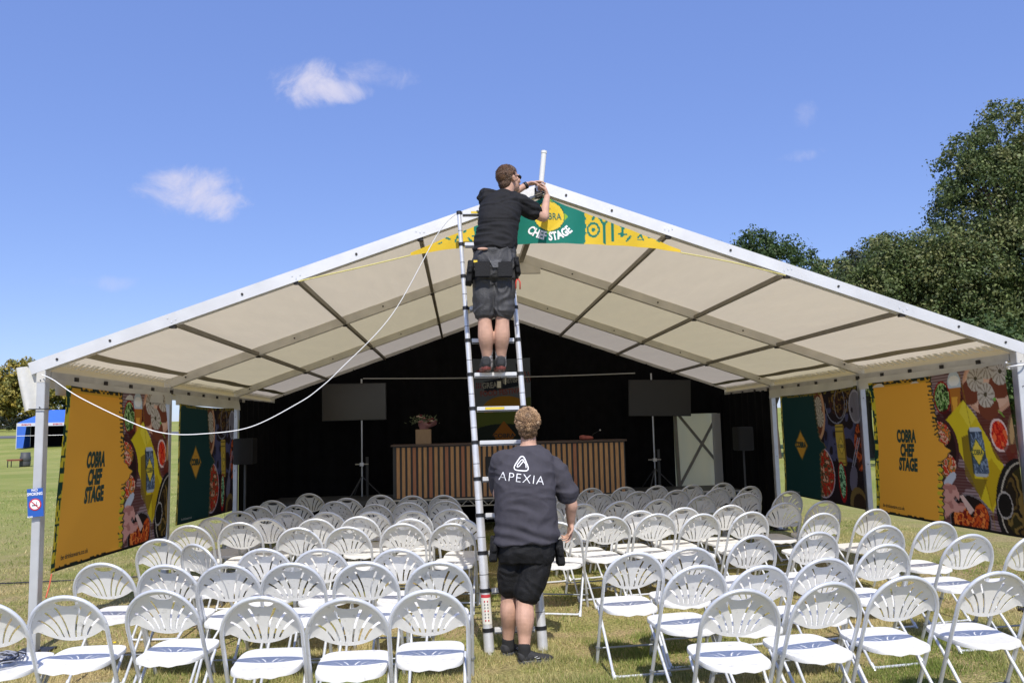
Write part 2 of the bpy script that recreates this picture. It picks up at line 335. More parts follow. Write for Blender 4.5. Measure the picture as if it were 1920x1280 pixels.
PAL_Y = [(.30, .25, .05), (.20, .20, .05), (.36, .28, .05), (.14, .16, .045)]
tree('oak_tree', 'tallest broad oak tree with a tiered crown at the right edge', 25.5, 27, [(-1.0, 0, 14.3, 2.0, 2.2, 1.6), (-3.1, -.3, 13.4, 1.5, 1.5, 1.2), (-2.2, 0, 12.4, 2.2, 2, 1.3), (1.6, 0, 12.8, 3.0, 3, 2.6), (-2.2, -.5, 11.2, 3.0, 3, 2.2), (1.5, -1, 9.8, 4.2, 4, 3), (-3.2, -1, 7.9, 3.5, 3.6, 2.5), (0, -2, 6.0, 4.6, 4, 3), (-4.4, -1, 4.8, 3.2, 3.4, 2.6), (4.5, 0, 7, 4, 4, 3.5), (1, -2, 3, 5, 3.5, 2.4)], .14, 220000, PAL_R, 3.2, .5, .62, 'trees behind the marquee')
tree('oak_tree', 'bushy green tree against the left flank of the tallest oak', 19.5, 25.5, [(-1.6, 0, 8.1, 1.4, 1.5, 1.5), (-3.1, 0, 6.9, 1.4, 1.5, 1.6), (-3.0, 0, 4.6, 1.8, 1.8, 1.8), (-.2, 0, 7.4, 2.1, 2.2, 2.3), (-1.5, 0, 5.0, 2.0, 2, 1.9), (1.2, -.4, 7.2, 1.7, 1.8, 1.9), (1.5, -.5, 5, 2.4, 2, 2.2), (0, -.5, 3, 3, 2.5, 2.2)], .135, 110000, PAL_R, 2.2, .3, .4, 'trees behind the marquee')
tree('ash_tree', 'thin grey-green tree with loose feathery top above the roof edge', 17.8, 29, [(0, 0, 8.3, .75, .8, 1.8), (-.9, 0, 7.2, .7, .7, 1.5), (.4, 0, 6, 1.4, 1.3, 2.0), (1.4, 0, 8.2, .8, .8, 1.6), (-.2, 0, 4, 1.8, 1.6, 2)], .15, 11000, PAL_G, 3.0, .2, .2, 'trees behind the marquee', clump=.45)
tree('oak_tree', 'rounded dark green tree just above the right roof slope', 14.0, 31, [(-1.5, 0, 8.9, 1.7, 1.8, 1.5), (.7, 0, 9.0, 1.8, 1.8, 1.7), (-.2, 0, 10.2, 1.1, 1.2, .9), (2.0, 0, 7.2, 1.6, 1.6, 1.7), (-.4, 0, 6.2, 2.8, 2.4, 2.2), (2, 0, 5, 2.2, 2, 2)], .155, 56000, PAL_D, 3.0, .35, .45, 'trees behind the marquee')
tree('conifer_tree', 'spindly conifer tip poking above the rounded dark tree', 17.3, 35, [(0, 0, 10.4, .35, .35, 1.1), (0, 0, 9, .8, .8, 1.1), (0, 0, 7.3, 1.3, 1.3, 1.4)], .15, 4000, PAL_D, 3.0, .16, .1, 'trees behind the marquee', clump=.4)
tree('oak_tree', 'broad green tree behind the bushy tree left of the oak', 23.5, 38, [(-2, 0, 9.0, 2.5, 2.2, 2.4), (.8, 0, 10, 2.5, 2.2, 2.6), (0, 0, 6, 4, 3, 3)], .18, 46000, PAL_R, 3.0, .35, .45, 'trees behind the marquee')
tree('oak_tree', 'tree beyond the right wall of the marquee', 18.5, 20, [(0, 0, 3.6, 2.6, 2.4, 1.6), (-2, 0, 2.8, 2, 2, 1.6), (2, 0, 3, 2, 2, 1.6)], .18, 16000, PAL_D, 1.4, .25, .4, 'trees behind the marquee')
for i, (x, y, s, pal, lb) in enumerate([(-72, 112, 1.0, PAL_D, 'dark green tree at the far left edge of the field'), (-66.5, 108, .9, PAL_Y, 'yellow-green autumnal tree beyond the blue gazebo'), (-61.5, 110, .95, PAL_Y, 'olive tree beside the corner post of the marquee'), (-79, 118, 1.1, PAL_D, 'distant dark tree past the left frame edge'), (-56, 116, .9, PAL_D, 'far dark tree hidden partly by the white corner flap')]):
    tree('oak_tree', lb, x, y, [(0, 0, 7.0*s, 3.4, 3, 3.2), (-2, 0, 5.0*s, 3.2, 3, 2.8), (2.2, 0, 4.8*s, 3.2, 3, 2.8), (0, 0, 2.6*s, 4.6, 3, 2.6)], .40, 17000, pal, 2.5, .4, .4, 'trees across the field', clump=.9)
tree('hedge', 'long dark clipped hedge across the far end of the field', -70, 100, [(i*3.2-22, 0, 1.0, 2.4, 1.2, 1.1) for i in range(15)], .35, 9000, [(.02, .028, .012)], .6, .12, .3, None, 'hedge', clump=.7)
# ------------------------------------------------------------------ marquee
HW, HE, HR = 4.3942, 2.3564, 3.8939; YS = [0, 3.0, 6.03, 8.53]; SP = [.2479, .4915, .7415]
def slope(sd, s, y, dz=0, dx=0): return Vector((sd*(HW*(1-s)+dx), y, HE+(HR-HE)*s+dz))
RH = .105
MQ = thing('marquee', 'open-fronted cream marquee on an aluminium frame sheltering the stage and chairs', 'marquee', (0, 0, 0))
for k, y in enumerate(YS):
    for sd in (-1, 1):
        mb = MB(); a = slope(sd, 0, y, RH/2); b_ = slope(sd, 1, y, RH/2); e = a+(a-b_).normalized()*.10
        w = .095 if k == 0 else .075
        mb.beam(e, b_, w, RH)
        # bolts and clamp plates on the faces
        nrm = -1
        for s in ([.03, .13, .385, .612, .86, .955] if k == 0 else [.05, .35, .6, .85]):
            c = slope(sd, s, y-w/2-.002, RH*.5)
            mb.tube([c, c+Vector((0, -.006, 0))], .011, 8, 1)
        for s in SP:
            c = slope(sd, s, y-.01, -.012); mb.box(c, (.05, .05, .026), 1)
            if k == 0:
                c = slope(sd, s, y-w/2-.001, RH*.42); 
                for q in (-.035, 0, .035): mb.box(c+Vector((q, -.001, random.uniform(-.02, .02))), (.012, .004, .02), 2)
        mb.build('rafter', [M_rafter if k == 0 else M_frame, M_bolt, M_alu], MQ)
    for sd in (-1, 1):
        x = sd*HW; P_ = MB(); h = HE+.02
        P_.box((x, y, h/2), (.07, .085, h)); P_.box((x, y-.001, h-.05), (.076, .09, .14), 1)
        for z in (h-.1, h-.33, 1.2): P_.tube([(x+.0, y-.04, z), (x, y-.05, z)], .010, 8, 2)
        po = P_.build('post', [mat('post_aluminium', (.55, .56, .57), .48, .35, .12, 5), M_frame, M_bolt], MQ, bevel=.004)
        MB().box((x, y, .012), (.26, .26, .016)).tube([(x+.09, y-.09, .01), (x+.09, y-.09, .05)], .012, 8).build('base_plate', M_bolt, po)
# purlins and eave beams
for sd in (-1, 1):
    for s in SP:
        mb = MB()
        for a, b_ in zip(YS[:-1], YS[1:]): mb.beam(slope(sd, s, a+.045, .02), slope(sd, s, b_-.04, .02), .036, .044)
        mb.build('purlin', M_purlin, MQ)
    mb = MB()
    for a, b_ in zip(YS[:-1], YS[1:]): mb.beam((sd*(HW-.005), a+.06, HE-.035), (sd*(HW-.005), b_-.06, HE-.035), .07, .07)
    for y in np.arange(.5, 8.4, .62): mb.box((sd*(HW-.045), y, HE-.05), (.03, .05, .05), 1)
    mb.build('eave_beam', [M_frame, M_bolt], MQ)
mb = MB(); mb.beam((0, .05, HR+.01), (0, 8.5, HR+.01), .06, .06); mb.build('ridge_beam', M_purlin, MQ)
mb = MB(); mb.beam((-.25, 2.99, HR-.09), (.25, 2.99, HR-.09), .05, .14); mb.build('ridge_bracket', M_frame, MQ)
# roof sheets: a sagging ribbed grid for each bay and slope
for k in range(3):
    for sd in (-1, 1):
        ny, ns = 26, 60; y0, y1 = YS[k]+(-.03 if k == 0 else .0), YS[k+1]
        Yy, Ss = np.meshgrid(np.linspace(y0, y1, ny), np.linspace(-.03, 1.0, ns))
        ty = (Yy-y0)/(y1-y0)
        sag = -.02*np.sin(np.pi*ty)*np.abs(np.sin(np.pi*Ss*4.05))
        rip = .004*np.sin(Ss*85+3*np.sin(Yy*2+k))*np.sin(np.pi*ty)+.003*np.sin(Ss*33+Yy*1.3)
        Z = HE+(HR-HE)*Ss+RH+.004+sag+rip; Xx = sd*HW*(1-Ss)
        Z = Z+(.010, .007, .006)[k]*np.sin(Ss*140+6*np.sin(Yy*1.1+k*2)+Yy*4)*np.sin(np.pi*ty)**.5*(.3+.7*np.abs(np.sin(Ss*7+k)))
        V = np.stack([Xx.ravel(), Yy.ravel(), Z.ravel()], 1); I = np.arange(ny*ns).reshape(ns, ny)
        F = np.stack([I[:-1, :-1].ravel(), I[:-1, 1:].ravel(), I[1:, 1:].ravel(), I[1:, :-1].ravel()], 1)
        link('roof_sheet', np_mesh('roof_sheet', V, F, smooth=True), [M_canvas, M_canvas2, M_canvas3][k], MQ)
# laced edge strips and valances along the eaves
for sd in (-1, 1):
    for k in range(3):
        y0, y1 = YS[k]+.07, YS[k+1]-.07; n = 40; vs = []; fs = []
        for i in range(n+1):
            y = y0+(y1-y0)*i/n; wv = .012*math.sin(y*7)+.01*noise.noise(Vector((y*2, sd, 0)))
            dip = .03*math.sin(math.pi*i/n)
            vs += [(sd*(HW-.06), y, HE-.065), (sd*(HW-.07+wv*.6), y, HE-.12), (sd*(HW-.075+wv), y, HE-.205+dip*.4)]
        for i in range(n): fs += [(3*i, 3*i+3, 3*i+4, 3*i+1), (3*i+1, 3*i+4, 3*i+5, 3*i+2)]
        if k < 2: MB().add(vs, fs).build('valance', M_val, MQ, smooth=True)
        MB().add([(v[0]+sd*(.085 if i % 3 else .095), v[1], (HE+.115, HE, HE-.14)[i % 3]) for i, v in enumerate(vs)], fs).build('outer_valance', M_canvas, MQ, smooth=True)
        mb = MB(); y = y0
        while y < y1-.1:
            w = random.uniform(.03, .09); s0, s1 = .012, .03; mb.add([slope(sd, s0, y, .03), slope(sd, s0, y+w, .03), slope(sd, s1, y+w+.02, .05), slope(sd, s1, y+.02, .05)], [(0, 1, 2, 3)]); y += w+random.uniform(.02, .06)
        mb.build('lacing', mat('white_lacing', (.75, .73, .66), .6, transl=.3), MQ)
        mb = MB(); n = 30
        mb.add([slope(sd, .042+.0015*math.sin(i*.5), y0+(y1-y0)*i/n, .075) for i in range(n+1)]+[slope(sd, .060+.002*math.sin(i*.4+1), y0+(y1-y0)*i/n, .085) for i in range(n+1)], [(i, i+1, n+2+i, n+1+i) for i in range(n)])
        mb.build('hem_strip', mat('hem_webbing', (.34, .30, .22), .8), MQ)
# rear canvas wall with cross braces, seen through the gap in the drapes
mb = MB(); n = 120; vs = []; fs = []
for i in range(n+1):
    x = -HW+2*HW*i/n; zt = HE+(HR-HE)*(1-abs(x)/HW); w = .025*math.sin(x*9)+.015*math.sin(x*23)
    vs += [(x, 8.60+w, 0.02), (x, 8.60+w*.6, zt+.06)]
for i in range(n): fs.append((2*i, 2*i+2, 2*i+3, 2*i+1))
mb.add(vs, fs).build('rear_wall', mat('rear_pvc', (.80, .68, .45), .55, 0, .08, 2, .2, 4, transl=.55, trcol=(.88, .74, .46)), MQ, smooth=True)
mb = MB(); mb.beam((3.42, 8.55, 2.0), (4.2, 8.55, 1.0), .03, .05); mb.beam((3.36, 8.52, .45), (4.22, 8.52, 1.9), .03, .05); mb.beam((3.42, 8.50, 0), (3.36, 8.50, 2.75), .12, .05, up=(1, 0, 0)); mb.build('cross_brace', M_purlin, MQ)
# white end flap on the near left corner
vs = []; fs = []
for i in range(9):
    for j in range(9):
        a, b_ = i/8, j/8; x = -HW-.045-a*(.16-.06*b_); vs.append((x+.0, -.02+.03*math.sin(a*5+b_*2), HE+.06-a*.03-b_*.38))
for i in range(8):
    for j in range(8): q = i*9+j; fs.append((q, q+9, q+10, q+1))
MB().add(vs, fs).build('corner_flap', mat('clean_pvc', (.78, .77, .72), .5, 0, .1, 6, .3, 12, transl=.3), MQ, smooth=True)
# ------------------------------------------------------------------ black drapes
def drape(label, p0, p1, z0, ztop, group='black drapes lining the back of the marquee', amp=.035, fr=3.4):
    p0, p1 = Vector(p0), Vector(p1); L = (p1-p0).length; n = int(L*22); dr = (p1-p0).normalized(); nr = Vector((dr.y, -dr.x, 0)); mb = MB(p0); vs = []; fs = []
    for i in range(n+1):
        s = L*i/n; q = p0+dr*s; w = amp*math.sin(s*2*math.pi*fr)+.3*amp*math.sin(s*11+1); zt = ztop(q.x) if callable(ztop) else ztop; zb = z0(i/n) if callable(z0) else z0
        vs += [(q.x+nr.x*w, q.y+nr.y*w, zb), (q.x+nr.x*w*.4, q.y+nr.y*w*.4, zt)]
    for i in range(n): fs.append((2*i, 2*i+2, 2*i+3, 2*i+1))
    o = mb.add(vs, fs).build('drape', M_drape, None, True); return tag(o, label, 'drape', group)
_amp = .018
rt = lambda x: HE+(HR-HE)*(1-abs(x)/HW)+.02
drape('black drape across the back of the stage left of the pale gap', (-4.3, 8.30, 0), (3.30, 8.30, 0), .01, rt)
drape('black drape closing the right back corner beside the pale gap', (4.16, 8.30, 0), (4.33, 8.28, 0), .01, 2.2)
drape('short black drape hanging above the pale gap', (3.26, 8.26, 0), (4.32, 8.26, 0), 1.955, rt)
drape('black drape down the left side of the stage', (-4.37, 6.10, 0), (-4.24, 8.28, 0), 0.01, 2.33)
drape('black drape down the right side of the stage', (4.37, 6.10, 0), (4.24, 8.28, 0), .01, 2.30)
o = drape('pale grey folded curtain edge at the right of the gap', (4.02, 8.20, 0), (4.19, 8.20, 0), .01, 1.95, None, .02, 6); o.data.materials.clear(); o.data.materials.append(mat('grey_curtain', (.42, .42, .43), .8, transl=.3)); o.name = 'curtain'; o['category'] = 'curtain'
# ------------------------------------------------------------------ printed side banners
def poly(X, Y, pts):
    ins = np.zeros(X.shape, bool); n = len(pts)
    for i in range(n):
        x0, y0 = pts[i]; x1, y1 = pts[(i+1) % n]
        c = (y0 > Y) != (y1 > Y)
        with np.errstate(divide='ignore', invalid='ignore'): ins ^= c & (X < (x1-x0)*(Y-y0)/((y1-y0) if y1 != y0 else 1e-9)+x0)
    return ins
def vnoise(X, Y, s, seed=0):
    r = np.random.default_rng(seed); G = r.random((64, 64)); x, y = X*s % 63, Y*s % 63; i, j = x.astype(int), y.astype(int); fx, fy = x-i, y-j; fx = fx*fx*(3-2*fx); fy = fy*fy*(3-2*fy)
    return G[j, i]*(1-fx)*(1-fy)+G[j, i+1]*fx*(1-fy)+G[j+1, i]*(1-fx)*fy+G[j+1, i+1]*fx*fy
class Art:
    def __init__(s, W_, H_, res): s.W, s.H = W_, H_; s.nu, s.nv = int(W_/res)+1, int(H_/res)+1; s.U, s.V = np.meshgrid(np.linspace(0, 1, s.nu), np.linspace(0, 1, s.nv)); s.C = np.zeros((s.nv, s.nu, 3)); s.a = W_/H_
    def put(s, m, c, alpha=1.0): s.C[m] = s.C[m]*(1-alpha)+np.array(lin(c))*alpha
    def ell(s, cu, cv, ru, rv, rot=0): # ru,rv in u-units (rv scaled by aspect)
        dx = s.U-cu; dy = (s.V-cv)/s.a; c, q = math.cos(rot), math.sin(rot); return ((dx*c+dy*q)/ru)**2+((-dx*q+dy*c)/rv)**2 < 1
    def mix(s, m, cols, scale, seed):
        n = vnoise(s.U, s.V/s.a, scale, seed)*.65+vnoise(s.U, s.V/s.a, scale*2.3, seed+1)*.35; k = np.clip(((n-.25)/.5*len(cols)).astype(int), 0, len(cols)-1); L = np.array([lin(c) for c in cols]); s.C[m] = L[k][m]
    def bowl(s, cu, cv, ru, rv, rim, cols, scale, seed, rot=0, rimw=.88): s.put(s.ell(cu, cv, ru, rv, rot), rim); s.mix(s.ell(cu, cv, ru*rimw, rv*rimw, rot), cols, scale, seed)
def edge_marks(A, m, col, seed):                    # hand-drawn dashes along the ragged edge
    A.put(m & (vnoise(A.U*1.0, A.V*1.0, 58, seed) > .62), col)
def food_orange(W_, H_):
    A = Art(W_, H_, .0105); U, Vv = A.U, A.V
    # table: woven mat with fine lines
    A.put(U >= 0, (150, 128, 130)); A.put((np.sin(Vv*330) > .45), (95, 66, 66)); A.put(vnoise(U, Vv, 22, 3) > .68, (84, 40, 34), .8)
    A.put(poly(U, Vv, [(.57, .05), (.76, .12), (.75, .33), (.62, .34), (.55, .2)]), (70, 24, 14), .85)
    A.put(A.ell(.94, .24, .13, .135), (95, 42, 26), .9)
    A.put(A.ell(.685, .07, .045, .05), (190, 200, 205)); A.put(poly(U, Vv, [(.645, .10), (.725, .10), (.71, .27), (.655, .27)]), (176, 110, 40)); A.put(poly(U, Vv, [(.66, .16), (.70, .16), (.69, .26), (.665, .26)]), (225, 165, 60))
    A.put(A.ell(.685, .055, .036, .022), (228, 226, 220)); A.bowl(.592, .155, .062, .068, (150, 20, 26), [(40, 60, 24), (96, 140, 66), (170, 196, 130), (30, 40, 20)], 60, 11)
    A.put(A.ell(.60, .285, .06, .03), (60, 14, 14), .8)
    # plate with dumplings
    A.put(A.ell(.895, .10, .155, .118), (210, 160, 130)); A.put(A.ell(.895, .095, .142, .105), (222, 178, 150))
    for q in [(.80, .12), (.90, .22), (.975, .10)]: A.put(A.ell(q[0]-.012, q[1]+.02, .058, .05), (116, 60, 40))
    for i, q in enumerate([(.822, .065), (.881, .17), (.975, .045), (.90, .0)]):
        A.put(A.ell(q[0], q[1], .052, .047), (196, 186, 170))
        dx, dy = U-q[0], (Vv-q[1])/A.a; th = np.arctan2(dy, dx); A.put(A.ell(q[0], q[1], .05, .045) & (np.sin(th*11+np.hypot(dx, dy)*60) > .45), (146, 132, 116)); A.put(A.ell(q[0], q[1]-.005, .01, .009), (80, 70, 50))
    A.put(A.ell(.93, .20, .008, .006), (110, 170, 70)); A.put(A.ell(.95, .285, .02, .004, .8), (120, 150, 60))
    # yellow napkin and can
    A.put(poly(U, Vv, [(.60, .31), (.735, .185), (.81, .30), (.93, .62), (.835, .88), (.77, .80), (.72, .62)]), (214, 190, 36)); A.put(poly(U, Vv, [(.735, .185), (.81, .30), (.76, .36), (.70, .26)]), (226, 206, 60)); A.put(poly(U, Vv, [(.79, .62), (.86, .55), (.915, .66), (.83, .86)]), (190, 158, 24)); A.put(np.abs(U-.80-(Vv-.62)*.12) < .003, (150, 120, 20), .5*1.0)
    A.put(poly(U, Vv, [(.70, .42), (.755, .40), (.755, .68), (.82, .68), (.775, .80), (.70, .66)]), (120, 96, 24), .85)
    can = poly(U, Vv, [(.746, .38), (.76, .362), (.815, .36), (.828, .378), (.832, .45), (.838, .63), (.825, .662), (.765, .668), (.748, .64)])
    A.mix(can, [(70, 84, 104), (96, 112, 134), (130, 148, 170), (60, 72, 90)], 70, 21); A.put(can & (Vv < .385), (186, 196, 208)); A.put(can & (Vv > .645), (170, 176, 180)); A.put(can & (U < .757), (60, 66, 60))
    A.put(poly(U, Vv, [(.789, .425), (.831, .515), (.789, .605), (.748, .515)]), (60, 84, 60)); A.put(poly(U, Vv, [(.789, .437), (.825, .515), (.789, .593), (.754, .515)]), (226, 200, 70))
    # dipping bowl, glass
    A.put(A.ell(.93, .46, .06, .075), (96, 40, 30), .8); A.bowl(.922, .412, .047, .062, (226, 196, 186), [(206, 40, 24), (226, 70, 36), (180, 24, 18), (236, 110, 60)], 45, 31, 0, .84)
    A.put(A.ell(.992, .40, .026, .075, .25), (126, 96, 70)); A.put(A.ell(.990, .39, .012, .05, .25), (196, 160, 110))
    A.put(poly(U, Vv, [(.93, .48), (1, .46), (1, .58), (.96, .60)]), (110, 40, 26), .8)
    # left dish (noodles)
    A.put(A.ell(.535, .495, .142, .135), (70, 36, 40)); A.put(A.ell(.53, .495, .128, .122), (40, 18, 18)); A.mix(A.ell(.535, .40, .095, .055) | A.ell(.545, .60, .105, .055), [(196, 60, 34), (226, 190, 160), (150, 30, 22), (90, 110, 60), (220, 120, 50)], 60, 41); A.put(A.ell(.60, .70, .05, .02, -.6), (190, 196, 206))
    # right pan
    A.put(A.ell(.975, .80, .118, .16, .3), (26, 22, 22)); A.put(A.ell(.985, .80, .105, .147, .3), (190, 180, 160)); A.put(A.ell(.987, .80, .100, .142, .3), (30, 22, 16)); A.mix(A.ell(.995, .80, .09, .128, .3), [(34, 24, 12), (96, 74, 34), (30, 22, 14), (130, 104, 50), (50, 44, 18)], 16, 51)
    A.put(A.ell(.903, .825, .042, .05), (176, 168, 160)); A.put(A.ell(.903, .825, .037, .044), (18, 14, 14))
    # lower dish with hand
    A.put(A.ell(.705, .95, .118, .105), (120, 110, 112)); A.put(A.ell(.705, .95, .112, .098), (30, 16, 16)); A.mix(A.ell(.66, .95, .05, .052) | A.ell(.765, .93, .042, .06, .2) | A.ell(.705, .99, .05, .04), [(206, 84, 26), (150, 40, 20), (230, 130, 60), (120, 26, 16)], 40, 61)
    skin = poly(U, Vv, [(.54, .74), (.585, .72), (.635, .735), (.655, .79), (.648, .83), (.63, .80), (.615, .82), (.64, .85), (.69, .83), (.70, .85), (.66, .90), (.60, .91), (.56, .96), (.54, .96)]); A.put(skin, (206, 152, 140)); A.put(skin & (vnoise(U, Vv, 40, 66) > .62), (176, 118, 108)); A.put(poly(U, Vv, [(.655, .80), (.675, .79), (.73, .88), (.705, .91)]), (214, 182, 170))
    # orange sheet with ragged border
    bnd = np.interp(Vv[:, 0], [0, .02, .24, .40, .44, .515, .58, .75, 1], [.51, .508, .527, .538, .545, .62, .555, .548, .545]); bm = bnd[:, None]
    rag = .006*np.sin(Vv*140)+.008*(vnoise(U*0+.3, Vv, 60, 8)-.5)
    A.put(U < bm+.008+rag, (44, 60, 40)); A.put(U < bm+rag, (232, 166, 58))
    near = (U < bm+rag) & (U > bm-.03+rag) & ((Vv < .42) | (Vv > .58)); A.put(near & (np.sin(Vv*230+vnoise(U, Vv, 20, 5)*9) > .25), (40, 56, 40))
    A.put(near & (Vv > .62) & (np.sin(Vv*120) > 0), (196, 180, 50))
    A.put((Vv < .035) & (U < .5), (206, 158, 50)); A.put((Vv < .022) & (U < .5) & (vnoise(U, Vv, 57, 9) > .52), (30, 44, 34))
    A.put((Vv > .985), (20, 18, 14)); A.put((Vv > .978) & (U < .5) & (vnoise(U, Vv, 55, 19) > .6), (30, 40, 30))
    A.put(U < .035, (206, 186, 50)); A.put((U < .03) & (vnoise(U*1.3, Vv*.6, 58, 29) > .60), (24, 60, 46)); A.put((U < .035) & (np.abs(np.sin(Vv*19+np.sin(Vv*50))) > .93), (24, 60, 46))
    return A
def food_green(W_, H_):
    A = Art(W_, H_, .0105); U, Vv = A.U, A.V
    A.put(U >= 0, (30, 20, 26)); A.mix((U > .6) & (Vv > .15) & (Vv < .62), [(36, 26, 32), (56, 58, 84), (70, 70, 96), (30, 20, 26)], 9, 3)
    A.mix(A.ell(.81, .09, .13, .09), [(40, 22, 20), (110, 84, 40), (30, 18, 18), (60, 30, 24)], 30, 4); A.put(A.ell(.80, .12, .062, .085) & ~A.ell(.80, .12, .055, .078), (110, 110, 120)); A.put(A.ell(.76, .08, .13, .135) & ~A.ell(.76, .08, .123, .128) & (Vv > .1), (120, 120, 132))
    A.put(A.ell(.965, .165, .064, .087), (150, 146, 154)); A.put(A.ell(.965, .165, .055, .076), (112, 108, 116)); A.put(A.ell(.93, .19, .01, .014), (40, 36, 40)); A.put(np.abs((U-.965)-(Vv-.16)*.2) < .003, (90, 86, 90), .4)
    A.put(A.ell(.525, .20, .105, .155), (186, 140, 104)); A.put(A.ell(.515, .20, .09, .135), (100, 54, 36))
    for q in [(.545, .12), (.565, .24)]:
        A.put(A.ell(q[0], q[1], .048, .05), (176, 166, 146)); th = np.arctan2((Vv-q[1])/A.a, U-q[0]); A.put(A.ell(q[0], q[1], .046, .048) & (np.sin(th*11) > .4), (116, 104, 90))
    A.mix(A.ell(.98, .5, .05, .12), [(120, 34, 20), (176, 84, 40), (60, 24, 18)], 40, 6)
    can = poly(U, Vv, [(.735, .315), (.75, .30), (.82, .30), (.835, .32), (.84, .64), (.825, .66), (.765, .655), (.745, .635)])
    A.put(can, (176, 148, 60)); A.put(can & (np.sin(Vv*160) > .6) & ((Vv < .40) | (Vv > .58)), (110, 96, 44)); A.put(poly(U, Vv, [(.79, .41), (.828, .49), (.79, .57), (.752, .49)]), (96, 92, 40)); A.put(poly(U, Vv, [(.79, .42), (.822, .49), (.79, .56), (.758, .49)]), (196, 166, 66)); A.put(can & (U > .82), (110, 84, 34))
    for q in (0, .02): A.put(poly(U, Vv, [(.965+q, .42), (.974+q, .42), (.868+q, .74), (.860+q, .74)]), (140, 140, 156))
    A.bowl(.545, .735, .145, .145, (176, 160, 170), [(150, 34, 24), (190, 60, 34), (96, 70, 44), (60, 60, 40), (206, 150, 120)], 48, 7, 0, .95)
    A.put(A.ell(.77, .80, .045, .11), (140, 20, 24)); A.mix(A.ell(.77, .79, .034, .09), [(60, 110, 70), (150, 196, 150), (40, 70, 50)], 60, 8); A.put(A.ell(.895, .76, .04, .07, .3), (96, 92, 108))
    A.put(A.ell(.93, .97, .09, .09), (110, 90, 50)); A.put(A.ell(.94, .99, .07, .07), (50, 36, 26))
    bnd = np.interp(Vv[:, 0], [0, .35, .43, .50, .56, 1], [.486, .527, .54, .61, .53, .50]); bm = bnd[:, None]; rag = .006*np.sin(Vv*150)
    A.put(U < bm+.012+rag, (96, 84, 54)); A.put(U < bm+rag, (16, 52, 50)); A.put((U < bm+rag) & (U > bm-.02) & (Vv < .42) & (np.sin(Vv*260) > .5), (20, 40, 34))
    A.put(poly(U, Vv, [(.286, .345), (.385, .495), (.286, .645), (.187, .495)]), (96, 84, 40)); A.put(poly(U, Vv, [(.286, .365), (.372, .495), (.286, .625), (.20, .495)]), (190, 138, 50))
    A.put((Vv < .025) & (vnoise(U, Vv, 57, 9) > .5), (110, 100, 44)); A.put(Vv > .988, (16, 14, 12)); A.put((U < .022), (196, 180, 80)); A.put((U < .02) & (vnoise(U, Vv, 50, 9) > .62), (24, 50, 44))
    return A
M_print = mat('banner_print', (.5, .5, .5), .72, 0, 0, bump=.05, bscale=80, spec=.25, transl=.30, attr='tint')
def banner(name, label, A, P0, P1, ztop0, ztop1, zb0, zb1, nrm, cat, group, seed=0, rip=.032):
    P0, P1, nrm = Vector(P0), Vector(P1), Vector(nrm)
    def pt(u, v, off=0.0):
        q = P0.lerp(P1, u); zt = ztop0+(ztop1-ztop0)*u-.018*math.sin(math.pi*u); zb = zb0+(zb1-zb0)*u
        c = min((u-c0[0])**2+(v-c0[1])**2 for c0 in ((0, 0), (1, 0), (0, 1), (1, 1)))
        r = rip*(.7*math.sin(u*5+v*3+seed)+.5*math.sin(u*2.2-v*4.4+seed*2)+.35*math.sin(u*17+v*9+seed)*math.exp(-c*9))
        return Vector((q.x, q.y, zt+(zb-zt)*v))+nrm*(r+off)
    T = thing(name, label, cat, tuple((P0+P1)/2)[:2]+(ztop0,), 0, group); org = Vector(T.location)
    V = np.array([tuple(pt(u, v)-org) for v in np.linspace(0, 1, A.nv) for u in np.linspace(0, 1, A.nu)]); I = np.arange(A.nu*A.nv).reshape(A.nv, A.nu)
    F = np.stack([I[:-1, :-1].ravel(), I[:-1, 1:].ravel(), I[1:, 1:].ravel(), I[1:, :-1].ravel()], 1)
    link('cloth', np_mesh('cloth', V, F, A.C.reshape(-1, 3), True), M_print, T)
    def letter(s, cu, cv, w, h, m, nm='lettering', bold=.02, rot=0.0):
        g, f = text_geo(s, w, h, bold); c, q = math.cos(rot), math.sin(rot)
        vs = [pt(cu+(a*c-b_*q)/A.W, cv-(a*q+b_*c)/A.H, .004)-org for a, b_ in g]; return MB().add(vs, f).build(nm, m, T)
    return T, letter
OR = food_orange(2.62, 1.62); GR = food_green(2.5, 1.55)
xw = HW-.10; grp = 'printed banners along the marquee sides'
def orange(lb, sd, ya, yb, zt, zb, seed):
    T, L = banner('wall_banner', lb, OR, (sd*xw, ya, 0), (sd*xw, yb, 0), zt[0], zt[1], zb[0], zb[1], (-sd, 0, 0), 'banner', grp, seed)
    L('COBRA', .283, .412, .43, .160, M_green_txt, bold=.055); L('CHEF', .288, .514, .31, .158, M_green_txt, bold=.055); L('STAGE', .295, .616, .41, .160, M_green_txt, bold=.055)
    L('be drinkaware.co.uk', .17, .935, .50, .045, M_dark, bold=.01); L('COBRA', .789, .515, .165, .055, mat('can_ink', (.02, .06, .04), .6), 'can_lettering', .02)
def green(lb, sd, ya, yb, zt, zb, seed):
    T, L = banner('wall_banner', lb, GR, (sd*xw, ya, 0), (sd*xw, yb, 0), zt[0], zt[1], zb[0], zb[1], (-sd, 0, 0), 'banner', grp, seed, .012)
    L('COBRA', .286, .49, .38, .095, M_green_txt, 'emblem_lettering', .06); L('COBRA', .79, .49, .15, .05, M_green_txt, 'can_lettering', .01); L('THE', .286, .44, .05, .02, M_green_txt, 'emblem_lettering', .01)
    L('be drinkaware.co.uk', .15, .96, .36, .03, mat('grey_ink', (.4, .42, .42), .6), bold=.005)
orange('orange food-print banner on the left wall of the marquee, nearest the corner post', -1, .10, 2.68, (2.24, 2.26), (.63, .60), 1)
green('dark green food-print banner on the left wall between the second and third posts', -1, 3.09, 5.52, (2.17, 2.17), (.68, .62), 2)
